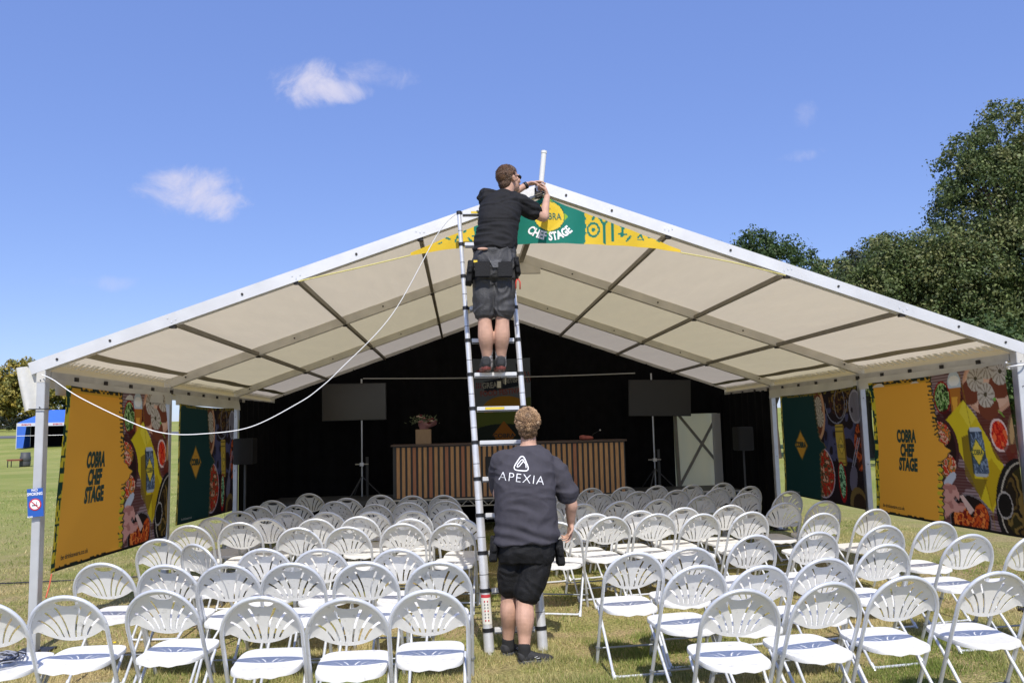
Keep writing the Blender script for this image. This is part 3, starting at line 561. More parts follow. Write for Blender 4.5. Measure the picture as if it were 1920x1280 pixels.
orange('orange food-print banner on the right wall of the marquee, nearest the camera', 1, 2.62, -.02, (2.22, 2.26), (.64, .66), 3)
green('dark green food-print banner on the right wall, farther from the camera', 1, 5.47, 2.9, (2.17, 2.20), (.64, .63), 4)
o = MB().tube([at(97, 1075, y=.1), at(92, 1100, y=.06), at(86, 1120, y=.0)], .006, 6); tag(o.build('guy_rope', mat('orange_cord', (.55, .12, .06), .7)), 'short orange cord tied to the lower corner of the left orange banner', 'rope')
# ------------------------------------------------------------------ stage, counter, screens
ST = thing('stage', 'low black stage deck with a pale truss edge at the back of the marquee', 'stage', (0, 7.5, 0))
mb = MB((0, 7.5, 0)); mb.box((.0, 7.56, .55), (8.3, 1.32, .07)); mb.build('deck', M_charc, ST)
mb = MB((0, 7.5, 0)); y = 6.88; mb.tube([(-2.2, y, .575), (4.1, y, .575)], .018, 8); mb.tube([(-2.2, y, .46), (4.1, y, .46)], .012, 8)
x = -2.2; k = 0
while x < 4.0: mb.tube([(x, y, .575 if k % 2 else .46), (x+.115, y, .46 if k % 2 else .575)], .008, 6); x += .115; k += 1
mb.build('truss_edge', mat('pale_truss', (.5, .5, .5), .4, .5), ST)
mb = MB((0, 7.5, 0)); [mb.tube([(x, yy, 0), (x, yy, .52)], .03, 8) for x in (-4, -2.1, 0, 2, 4) for yy in (7.0, 8.1)]; mb.build('legs', M_charc, ST)
CT = thing('counter', 'long kitchen counter clad in timber slats on the stage', 'counter', (.04, 7.3, .59))
og = (.04, 7.3, .59); mb = MB(og); mb.box((.04, 7.35, 1.04), (4.07, .60, .90)); mb.build('carcass', M_charc, CT)
mb = MB(og); mb.box((.04, 7.33, 1.505), (4.13, .68, .03)); mb.build('worktop', mat('worktop', (.10, .065, .05), .5, 0, .2, 6), CT)
mb = MB(og); x = -1.93; k = 0
while x < 2.03: mb.box((x+.026, 7.04, 1.035), (.054, .022, .87), 1 if k % 7 in (3, 5) and k % 3 == 0 or k in (6, 9, 33) else 0); x += .0935; k += 1
mb.build('slats', [M_wood, M_wood2], CT)
mb = MB(og); mb.box((-.33, 7.02, 1.12), (.13, .02, .32)); mb.build('hatch', M_dark, CT)
# plant box and bouquet
VB = MB((-1.47, 7.25, 1.52)); VB.box((-1.47, 7.25, 1.65), (.27, .22, .26)); o = tag(VB.build('wooden_box', M_box, bevel=.006), 'square plain wooden box holding flowers on the counter', 'box')
BQ = thing('bouquet', 'pink paper-wrapped bouquet standing in the wooden box', 'bouquet', (-1.47, 7.25, 1.78))
og = (-1.47, 7.25, 1.78)
MB(og).rings([[Vector((-1.47+r*math.cos(a)+dx, 7.25+.8*r*math.sin(a), z+.05*math.cos(a*3+1)*(r > .1))) for a in np.linspace(0, 6.283, 14, endpoint=False)] for r, z, dx in ((.04, 1.70, 0), (.08, 1.80, .01), (.15, 1.87, .06), (.17, 1.90, .08))]).build('wrapping', mat('pink_paper', (.34, .17, .19), .7, 0, .15, 8), BQ, True)
PET = [mat('cream_petal', (.5, .38, .3), .7), mat('crimson_petal', (.18, .02, .03), .7), mat('rose_petal', (.42, .16, .16), .7)]
for i in range(14):
    c = Vector((-1.55+.019*i+random.gauss(0, .02), 7.20+random.gauss(0, .03), 1.925+random.gauss(0, .028)+.03*(i < 5))); r = random.uniform(.022, .034); mb = MB(og)
    for k in range(7): a = 6.28*k/7; mb.ellipsoid(c+Vector((math.cos(a)*r*.6, math.sin(a)*r*.6, .2*r*(k % 2))), (r*.6, r*.6, r*.35), 8, 5)
    mb.ellipsoid(c+Vector((0, 0, r*.3)), (r*.5, r*.5, r*.4), 8, 5); mb.build('bloom', PET[(0, 2, 1, 0, 2, 2, 1, 0, 1, 2, 2, 1, 0, 1)[i]], BQ, True)
mb = MB(og)
for i in range(140):
    c = Vector((-1.47+random.gauss(0, .11), 7.22+random.gauss(0, .05), 1.93+random.gauss(0, .04))); d = Vector((random.gauss(0, .03), random.gauss(0, .02), random.uniform(.01, .05))); e = Vector((.012, .004, 0)); mb.add([c-e, c+e, c+d], [(0, 1, 2)])
tag(mb.build('foliage', mat('sage_leaf', (.12, .15, .08), .7), BQ), kind='stuff')
mb = MB((1.42, 7.2, 1.52)); mb.ellipsoid((1.42, 7.2, 1.555), (.13, .09, .045), 14, 8); mb.ellipsoid((1.36, 7.2, 1.58), (.07, .07, .03), 12, 7); tag(mb.build('cloth_bundle', mat('pale_red_cloth', (.35, .10, .08), .8, 0, .4, 14, .4, 30), None, True), 'crumpled pale and red cloth on the right part of the counter', 'cloth')
mb = MB((1.6, 7.25, 1.52)); mb.tube([(1.52, 7.25, 1.52), (1.55, 7.24, 1.62), (1.66, 7.2, 1.68)], .006, 6); mb.ellipsoid((1.67, 7.19, 1.69), (.014, .014, .014), 8, 6, 1); tag(mb.build('microphone', [M_dark, M_alu]), 'small gooseneck microphone behind the counter cloth', 'microphone')
def screen(lb, xc, zc, tilt, yaw, px, lum):
    T = thing('screen', lb, 'screen', (px, 7.9, 0), 0, 'screens flanking the stage'); og = (px, 7.9, 0)
    rot = Euler((R(2), R(tilt), R(yaw))).to_matrix(); c = Vector((xc, 7.84, zc))
    MB(og).box(c, (1.17, .04, .68), 0, rot).build('casing', M_dark, T, bevel=.004)
    MB(og).box(c+rot @ Vector((0, -.0225, .0)), (1.145, .004, .655), 0, rot).build('display', mat('display_glass_%s' % lum, (.016, .016, .018) if lum else (.009, .009, .010), .20 if lum else .45, 0, 0, spec=.6), T)  # right display is a darker, rougher copy: its shade is in the colour
    mb = MB(og); mb.tube([(px, 7.9, 0), (px, 7.9, 2.73)], .017, 10); mb.tube([(px-.12, 7.89, 1.17-.06*(yaw < 0)), (px+.12, 7.89, 1.17-.06*(yaw < 0))], .012, 8); mb.box((px, 7.88, 1.17-.06*(yaw < 0)), (.07, .05, .06)); mb.build('pole', mat('chromed_pole', (.5, .5, .5), .3, .8), T)
    mb = MB(og); mb.tube([(px+.09, 7.95, .3), (px+.09, 7.95, 1.3)], .028, 10); mb.build('lower_pole', M_charc, T)
    mb = MB(og)
    for a in (0, 2.1, 4.2): mb.tube([(px, 7.9, .95), (px+.35*math.cos(a), 7.9+.35*math.sin(a), .60)], .012, 6)
    mb.build('tripod', M_charc, T)
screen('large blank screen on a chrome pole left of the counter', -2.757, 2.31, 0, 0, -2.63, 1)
screen('large blank screen on a chrome pole right of the counter, shade painted into its display', 2.93, 2.26, 1.5, -4, 2.80, 0)
mb = MB((0, 7.9, 2.73)); n = 20; mb.tube([(-2.60+5.09*i/n, 7.88, 2.735-.03*math.sin(math.pi*i/n)) for i in range(n+1)], .012, 8); tag(mb.build('overhead_rail', mat('rail_alu', (.42, .42, .40), .4, .6)), 'thin pale horizontal rail spanning between the two screens above the stage', 'rail')
mb = MB((-.06, 7.85, 2.6)); mb.box((-.08, 7.82, 2.57), (.10, .10, .16)); mb.box((-.09, 7.765, 2.57), (.07, .01, .12), 1); mb.box((.03, 7.8, 2.63), (.02, .02, .12), 1); mb.tube([(-.05, 7.85, 2.72), (-.05, 7.84, 2.6)], .012, 6); tag(mb.build('stage_lamp', [M_dark, mat('lamp_face', (.6, .58, .48), .4)]), 'small stage lamp with a pale face hanging from the rail behind the ladder', 'lamp')
# festival sign
SG = Art(1.12, 1.75, .010); U, Vv = SG.U, SG.V
SG.put(U >= 0, (96, 104, 112)); SG.put(poly(U, Vv, [(0, .56), (.3, .5), (1, .44), (1, 1), (0, 1)]), (84, 92, 44)); SG.put(SG.ell(.55, .56, .38, .22), (150, 110, 30)); SG.put(poly(U, Vv, [(0, .62), (1, .56), (1, 1), (0, 1)]), (88, 100, 44)); SG.put(SG.ell(.5, 1.0, .75, .42), (30, 40, 36))
SG.put(poly(U, Vv, [(.18, .26), (.86, .16), (.88, .30), (.2, .38)]), (26, 34, 50)); SG.put(poly(U, Vv, [(.05, .14), (.2, .10), (.22, .18)]), (120, 40, 40)); SG.put(poly(U, Vv, [(.74, .05), (.84, .09), (.76, .14)]), (44, 48, 54))
for q in range(4): SG.put(poly(U, Vv, [(.86+q*.03, .15), (.875+q*.03, .15), (.93+q*.03, .28), (.915+q*.03, .28)]), (120, 44, 46) if q % 2 else (40, 44, 60)); SG.put(poly(U, Vv, [(.06+q*.035, .27), (.075+q*.035, .27), (.11+q*.035-.05, .34), (.1+q*.035-.05, .34)]), (120, 44, 46))
SG.put(poly(U, Vv, [(.52, .70), (.72, .86), (.52, 1.02), (.32, .86)]), (150, 96, 36)); SG.C *= 1.0
T, L = banner('festival_sign', 'tall printed festival sign with orange diamond hanging behind the counter', SG, (-.57, 8.15, 0), (.53, 8.15, 0), 3.09, 3.09, 1.40, 1.40, (0, -1, 0), 'sign', None, 5, .004)
mwh = mat('dull_white_ink', (.22, .22, .20), .7); mrd = mat('dull_red_ink', (.16, .035, .03), .7)  # sign lettering in mid grey and dark red
L('GREAT', .32, .295, .36, .12, mwh, bold=.03, rot=.08); L('BRITISH', .66, .245, .32, .10, mwh, bold=.03, rot=.08); L('FOOD FESTIVAL', .50, .375, .84, .11, mrd, bold=.03, rot=.08); L('COBRA', .52, .865, .42, .085, mat('ink_black', (.012, .014, .012), .7), bold=.02)
# loudspeakers
def speaker(lb, x, y, z, w, h, m, stand=True):
    T = thing('loudspeaker', lb, 'loudspeaker', (x, y, 0), 0, 'loudspeakers at the stage corners'); og = (x, y, 0)
    MB(og).box((x, y, z), (w, .30, h)).build('cabinet', m, T, bevel=.012); MB(og).box((x, y-.152, z), (w*.88, .01, h*.92)).build('grille', mat('speaker_grille', (.02, .02, .021), .6, .2, bump=.6, bscale=250), T)
    MB(og).tube([(x, y, .0), (x, y, z-h/2)], .018, 8).build('pole', M_charc, T)
    mb = MB(og)
    for a in (0.5, 2.6, 4.7): mb.tube([(x, y, .55), (x+.4*math.cos(a), y+.4*math.sin(a), .01)], .012, 6)
    mb.build('tripod', M_charc, T)
speaker('black loudspeaker jutting out in front of the left third post', -4.17, 5.75, 1.505, .30, .40, M_dark)
speaker('dark loudspeaker in the right corner of the stage beside the post', 4.02, 6.5, 1.49, .27, .40, M_dark)
# ------------------------------------------------------------------ gable banner under the apex
FB = Art(2.44, .56, .0075); U, Vv = FB.U, FB.V; X_ = U*2.44-1.25; Z_ = 3.88-Vv*.56
YEL, GRN = (236, 200, 60), (30, 128, 112)
FB.put(U >= 0, YEL)
r2 = np.random.default_rng(4)
def ringm(cx, cz, ro, ri, st=1.0): d = np.hypot(X_-cx, (Z_-cz)*st); return (d < ro) & (d > ri)
def stroke(x0, z0, x1, z1, w):
    dx, dz = x1-x0, z1-z0; L2 = dx*dx+dz*dz; t_ = np.clip(((X_-x0)*dx+(Z_-z0)*dz)/L2, 0, 1); return np.hypot(X_-x0-t_*dx, Z_-z0-t_*dz) < w
for sd in (1, -1):
    S = lambda *a: FB.put(stroke(a[0]*sd, a[1], a[2]*sd, a[3], a[4]), GRN)
    FB.put(ringm(.40*sd, 3.54, .058, .040, .8), GRN); FB.put(ringm(.40*sd, 3.54, .018, 0), GRN)
    S(.45, 3.66, .50, 3.58, .011); S(.55, 3.66, .50, 3.58, .011); S(.50, 3.58, .50, 3.42, .012); S(.57, 3.66, .575, 3.44, .012); S(.42, 3.70, .40, 3.64, .012); S(.62, 3.62, .65, 3.57, .008); S(.67, 3.58, .66, 3.48, .014); S(.63, 3.50, .70, 3.49, .008); S(.74, 3.60, .79, 3.59, .010); S(.76, 3.54, .77, 3.53, .011); S(.70, 3.43, .73, 3.47, .010)
    S(.80, 3.46, .83, 3.49, .008); S(.83, 3.49, .85, 3.44, .008); S(.85, 3.44, .80, 3.44, .006); S(.87, 3.55, .93, 3.53, .009); S(.93, 3.53, .93, 3.47, .010); S(.90, 3.46, .93, 3.47, .008); S(1.04, 3.44, 1.09, 3.42, .007); S(.97, 3.43, 1.0, 3.42, .006); S(1.0, 3.49, 1.05, 3.47, .005)
gb = np.interp(Z_[:, 0][::-1], [3.30, 3.43, 3.55, 3.70, 3.9], [.30, .32, .335, .33, .30])[::-1]
FB.put(np.abs(X_) < gb[:, None]+.006*np.sin(Z_*90), GRN)
FB.put(poly(X_, Z_, [(.0, 3.845), (.175, 3.665), (.0, 3.485), (-.175, 3.665)]), (150, 190, 60)); FB.put((np.hypot(X_, (Z_-3.665)) < .143), (14, 100, 84)); FB.put(np.hypot(X_, (Z_-3.665)) < .134, (244, 212, 70)); FB.put(poly(X_, Z_, [(.0, 3.80), (.134, 3.665), (.0, 3.53), (-.134, 3.665)]), (240, 205, 60))
T = thing('gable_banner', 'triangular green and yellow lettered banner slung under the roof apex', 'banner', (0, -.10, 3.5)); og = (0, -.10, 3.5)
keep = []; I = np.arange(FB.nu*FB.nv).reshape(FB.nv, FB.nu)
def topz(x): return 3.845-abs(x)*.41 if True else 0
def botz(x): return 3.415-.095*(abs(x)/1.22)**2.2
def fbp(x, z, off=0): return Vector((x, -.105-off+.012*math.sin(x*7+z*5)+.006*math.sin(x*23-z*9), z))
vs = []; ncols = 480; nr = 84
cols = []; 
for j in range(nr+1):
    for i in range(ncols+1):
        x = -1.22+2.44*i/ncols; zt, zb = topz(x), botz(x); zt = max(zt, zb+.004); z = zt+(zb-zt)*j/nr; vs.append(tuple(fbp(x, z)-Vector(og)))
        iu = min(FB.nu-1, int((x+1.22)/2.44*(FB.nu-1)+.5)); iv = min(FB.nv-1, max(0, int((3.88-z)/.56*(FB.nv-1)+.5))); cols.append(FB.C[iv, iu])
I = np.arange((ncols+1)*(nr+1)).reshape(nr+1, ncols+1); F = np.stack([I[:-1, :-1].ravel(), I[1:, :-1].ravel(), I[1:, 1:].ravel(), I[:-1, 1:].ravel()], 1)
link('cloth', np_mesh('cloth', np.array(vs), F, np.array(cols), True), M_print, T)
def fbtext(s, w, h, m, place, nm='lettering', bold=.03):
    g, f = text_geo(s, w, h, bold); return MB(og).add([fbp(*place(a, b_), .004) for a, b_ in g], f).build(nm, m, T)
fbtext('COBRA', .225, .062, mat('emblem_green_ink', (.01, .12, .09), .6), lambda a, b_: (a+.03, 3.665+b_), 'emblem_lettering', .005)
fbtext('THE', .03, .014, MATS['emblem_green_ink'], lambda a, b_: (a+.03, 3.735+b_), 'emblem_lettering', .0)
def arch(a, b_): th = a/.30; r = .265-b_; return (.03+r*math.sin(th), 3.745-r*math.cos(th))
fbtext('CHEF STAGE', .46, .082, M_print_white, arch, 'lettering', .04)
def rope(name, lb, pts, r, m, cat='rope', group=None):
    pts = [Vector(p) for p in pts]; mb = MB(pts[0])
    q = []
    for i in range(len(pts)-1):                     # Catmull-Rom
        p0, p1, p2, p3 = pts[max(i-1, 0)], pts[i], pts[i+1], pts[min(i+2, len(pts)-1)]
        for k in range(10):
            t_ = k/10; q.append(.5*((2*p1)+(p2-p0)*t_+(2*p0-5*p1+4*p2-p3)*t_*t_+(3*p1-p0-3*p2+p3)*t_**3))
    q.append(pts[-1]); return tag(sm(mb.tube(q, r, 8).build(name, m)), lb, cat, group)
M_rope = mat('yellow_rope', (.62, .55, .20), .7, 0, .2, 60)
rope('banner_rope', 'thin yellow rope tying the left tip of the gable banner to the rafter', [(-1.22, -.105, 3.32), (-1.7, -.1, 3.21), (-2.21, -.07, 3.105)], .006, M_rope, group='ropes of the gable banner')
rope('banner_rope', 'thin yellow rope tying the right tip of the gable banner to the rafter', [(1.22, -.105, 3.32), (1.7, -.1, 3.225), (2.2, -.07, 3.105)], .006, M_rope, group='ropes of the gable banner')
# ------------------------------------------------------------------ ladder
def ladx(v): return None
LZ = [3.645, 3.36, 3.075, 2.795, 2.515, 2.225, 1.94, 1.66, 1.365, 1.075, .78, .49, .19]
LD = thing('ladder', 'tall telescopic aluminium ladder propped up to the apex of the marquee', 'ladder', (-.39, -.63, 0)); og = (-.39, -.63, 0)
def lp(sd, z):    # rail axis
    xl = -.603-.0495*z; wd = .425; return Vector((xl if sd < 0 else xl+wd, -.631+.088*z, z))
for sd in (-1, 1):
    mb = MB(og); zs = [0]+LZ[::-1]
    for i in range(len(zs)-1):
        r = float(np.interp(i, [0, 2, 5, 7, 12], [.041, .0365, .0275, .0235, .018]))
        mb.tube([lp(sd, zs[i] if i else .0), lp(sd, zs[i+1]+.01)], r, 16, 0)
        if i: mb.tube([lp(sd, zs[i]-.02+.14), lp(sd, zs[i]-.02+.146)], r+.0006, 16, 2)
    mb.box(lp(sd, .015), (.075, .075, .03), 1)
    rl = sm(mb.build('rail', [M_alu, M_dark, mat('alu_seam', (.2, .2, .2), .5, .5)], LD))
    for i, z in enumerate(LZ[::-1]):
        r = float(np.interp(i, [0, 2, 5, 7, 12], [.041, .0365, .0275, .0235, .018])); mb = MB(og); mb.tube([lp(sd, z-.013), lp(sd, z+.016)], r+.0045, 16); mb.box(lp(sd, z)+Vector((-sd*(r+.012), -.006, 0)), (.026, .024, .020)); mb.build('collar', M_dark, rl, smooth=False)
    if sd < 0:
        mb = MB(og)
        for z0, z1, m_ in ((.24, .44, 0), (.44, .465, 1)):
            vs = []; fs = []
            for k in range(9):
                a = -math.pi/2-1.1+2.2*k/8
                for z in (z0, z1): q = lp(sd, z)+Vector((math.cos(a), math.sin(a), 0))*.0415; vs.append(q)
            for k in range(8): fs.append((2*k, 2*k+2, 2*k+3, 2*k+1))
            mb.add(vs, fs, m_)
        for r_ in range(7):
            for c_ in (-1, 1):
                q = lp(sd, .27+r_*.024)+Vector((c_*.012, -.0425, 0)); mb.box(q, (.010, .002, .012), 2 if r_ % 3 else 1)
        mb.build('safety_sticker', [mat('sticker_white', (.7, .68, .6), .5), mat('sticker_red', (.5, .04, .05), .5), mat('sticker_print', (.2, .2, .2), .5)], LD)
M_rung = mat('rung_aluminium', (.72, .72, .72), .4, .35, .08, 10)
for i, z in enumerate(LZ[::-1]):
    rr = float(np.interp(i, [0, 2, 5, 7, 12], [.041, .0365, .0275, .0235, .018])); a, b_ = lp(-1, z)+Vector((rr+.012, 0, 0)), lp(1, z)-Vector((rr+.012, 0, 0)); mb = MB(og); mb.beam(a, b_, .05, .031); mb.beam(a+Vector((0, -.001, -.022)), b_+Vector((0, -.001, -.022)), .036, .012, 2)
    if i in (12, 8, 6, 4): c = a.lerp(b_, .42); mb.box(c+Vector((0, -.0255, 0)), (.16, .003, .022), 1)
    rg = mb.build('rung', [M_rung, M_yellow, M_bolt], LD, bevel=.003)
# ------------------------------------------------------------------ antenna and cables
A0 = at(1013, 366, y=-.10); A1 = at(1020, 284, y=-.12)
AN = thing('antenna', 'white stick antenna clamped upright at the roof apex', 'antenna', tuple(A0)); og = tuple(A0)
ax = (A1-A0).normalized(); s0 = at(1014.5, 345, y=-.10)
mb = MB(og); mb.tube([s0, A1], .024, 16); mb.tube([A1-ax*.018, A1+ax*.004], .027, 16); sm(mb.build('tube', mat('antenna_white', (.75, .75, .72), .4), AN))
mb = MB(og); mb.tube([s0-ax*.06, s0+ax*.005], .028, 16); mb.box(s0-ax*.05+Vector((-.035, .0, .01)), (.03, .05, .10)); sm(mb.build('sleeve', M_alu, AN), 30)
mb = MB(og); mb.box(A0+Vector((-.01, 0, .0)), (.06, .05, .055)); mb.tube([A0+Vector((-.05, -.02, -.01)), A0+Vector((.04, -.02, .02))], .009, 8); mb.tube([A0+Vector((-.04, -.02, -.04)), A0+Vector((-.045, -.02, .06))], .008, 8); mb.build('bracket', M_bolt, AN)
rope('cable', 'long white cable sagging from the ladder top to the left corner post', [lp(-1, 3.63)+Vector((-.03, -.03, 0)), at(820, 440, y=-.28), at(735, 590, y=-.2), at(640, 690, y=-.15), at(600, 727, y=-.15), at(560, 755, y=-.15), at(470, 800, y=-.15), at(380, 813, y=-.15), at(310, 812, y=-.15), at(250, 793, y=-.15), at(150, 745, y=-.12), at(100, 712, y=-.1), at(78, 702, y=-.075)], .0042, mat('white_cable', (.8, .8, .8), .4), 'cable')
rope('cable', 'dark cable lying across the grass left of the marquee', [(-14, 3.2, .02), (-9, 3.6, .02), (-6.5, 3.3, .03), (-4.6, 3.55, .02)], .009, M_dark, 'cable')
rope('cable', 'coiled white cable piece around the right corner post top', [(4.36+.07*math.cos(a), -.02+.08*math.sin(a), 2.2+.008*a) for a in np.linspace(0, 9, 12)], .008, mat('white_cable2', (.8, .8, .8), .4), 'cable')
# no smoking sign
NS = thing('no_smoking_sign', 'blue no smoking sign strapped to the left corner post', 'sign', (-4.385, -.075, 1.25)); og = (-4.385, -.075, 1.25)
rot = Euler((0, R(-4), 0)).to_matrix()
def sp(x, z, off=0.0): return Vector((-4.385, -.078-off, 1.245))+rot @ Vector((x, 0, z))
MB(og).box((-4.385, -.076, 1.245), (.128, .004, .235), 0, rot).build('board', mat('sign_blue', (.02, .10, .42), .45), NS)
for s, x, z, w, h in (('NO', 0.0, .105, .05, .022), ('SMOKING', 0.0, .073, .125, .026), ('NCASS', -.045, -.115, .045, .014)):
    g, f = text_geo(s, w, h, .03); MB(og).add([sp(x+a, z+b_, .003) for a, b_ in g], f).build('lettering', M_print_white, NS)
def disc(r, off, m, nm, ri=0.0):
    n = 32; vs = [sp(r*math.cos(6.2832*k/n), -.015+r*math.sin(6.2832*k/n), off) for k in range(n)]; MB(og).add(vs, [tuple(range(n))]).build(nm, m, NS)
disc(.050, .0030, mat('sign_red', (.55, .03, .04), .5), 'ring'); disc(.040, .0040, M_print_white, 'disc')
MB(og).box(sp(-.003, -.022, .005), (.045, .002, .008), 0, rot).box(sp(.012, -.005, .005), (.004, .002, .018), 0, rot).build('cigarette', M_dark, NS); MB(og).box(sp(0, -.015, .007), (.078, .002, .007), 0, rot @ Euler((0, R(45), 0)).to_matrix()).build('slash', MATS['sign_red'], NS)
mb = MB((-4.39, 0, 2.03)); mb.box((-4.394, -.059, 2.03), (.17, .006, .008)); mb.box((-4.394, .059, 2.03), (.10, .006, .008)); mb.box((-4.345, 0, 2.03), (.006, .12, .008)); tag(mb.build('strap', M_dark), 'thin black strap around the left corner post below the white flap', 'strap')
# ------------------------------------------------------------------ far gazebo, barrel
GX, GY = -36.4, 68.0; gz0 = float(hgt(GX, GY))
GZ = thing('gazebo', 'blue pop-up gazebo with white printed valance across the field', 'gazebo', (GX, GY, gz0), R(8))
M_blue = mat('gazebo_blue', (.035, .13, .55), .6, 0, .08, 2); w, d, h = 3.2, 1.6, 2.15
mb = MB(); mb.add([(-w, -d, h), (w, -d, h), (w, d, h), (-w, d, h), (-w*.35, 0, h+1.15), (w*.35, 0, h+1.15)], [(0, 1, 5, 4), (1, 2, 5), (2, 3, 4, 5), (3, 0, 4)]); mb.build('roof', M_blue, GZ)
mb = MB(); mb.add([(-w, -d, h), (w, -d, h), (w, -d, h-.28), (-w, -d, h-.28), (-w, d, h), (-w, d, h-.28)], [(0, 1, 2, 3), (0, 3, 5, 4)]); mb.build('valance', mat('gazebo_valance', (.55, .55, .62), .6), GZ)
for k in range(5):
    g, f = text_geo('EVENTS', .75, .13, .03); MB().add([(-w+.75+k*1.25+a, -d-.02, h-.14+b_) for a, b_ in g], f).build('lettering', mat('gazebo_red', (.5, .05, .10), .6) if k % 2 == 0 else M_blue, GZ)
mb = MB(); mb.add([(-w, -d, 0), (-w+.55, -d, 0), (-w+.75, -d, h-.28), (-w, -d, h-.28)], [(0, 1, 2, 3)]); mb.add([(-w, -d, 0), (-w, d, 0), (-w, d, h-.28), (-w, -d, h-.28)], [(0, 1, 2, 3)]); mb.build('side_wall', M_blue, GZ)
mb = MB(); mb.add([(-w, d, 0), (w, d, 0), (w, d, h), (-w, d, h)], [(0, 1, 2, 3)]); mb.build('interior_shade', M_drape, GZ)  # black sheet stands in for the shade inside the gazebo
for x in (-w, w):
    for y in (-d, d): MB().tube([(x, y, -.1), (x, y, h)], .03, 6).build('leg', M_alu, GZ)
mb = MB(); mb.tube([(-w, -d, 1.05), (w, -d, 1.05)], .02, 6); mb.build('cross_rail', M_alu, GZ)
_b = at(47, 876, z=0); BX, BY = _b.x-.25, _b.y; bz = float(hgt(BX, BY))
BT = thing('barrel', 'black barrel standing on the grass far left', 'barrel', (BX+.25, BY, bz))
mb = MB(); mb.rings([[Vector((r*math.cos(a), r*math.sin(a), z)) for a in np.linspace(0, 6.283, 20, endpoint=False)] for r, z in ((.25, 0), (.29, .12), (.30, .3), (.29, .34), (.31, .36), (.31, .60), (.28, .64), (.27, .90))]); mb.build('body', M_charc, BT, True)
TB = thing('side_table', 'small reddish wooden table beside the black barrel', 'table', (BX-.15, BY-.35, bz))
MB().box((0, 0, .47), (.85, .5, .05)).box((0, 0, .42), (.78, .44, .06)).build('tabletop', mat('red_wood', (.26, .09, .05), .6), TB)
for sx_ in (-.36, .36):
    for sy_ in (-.2, .2): MB().beam((sx_, sy_, 0), (sx_, sy_, .4), .04, .04, up=(1, 0, 0)).build('leg', M_dark, TB)
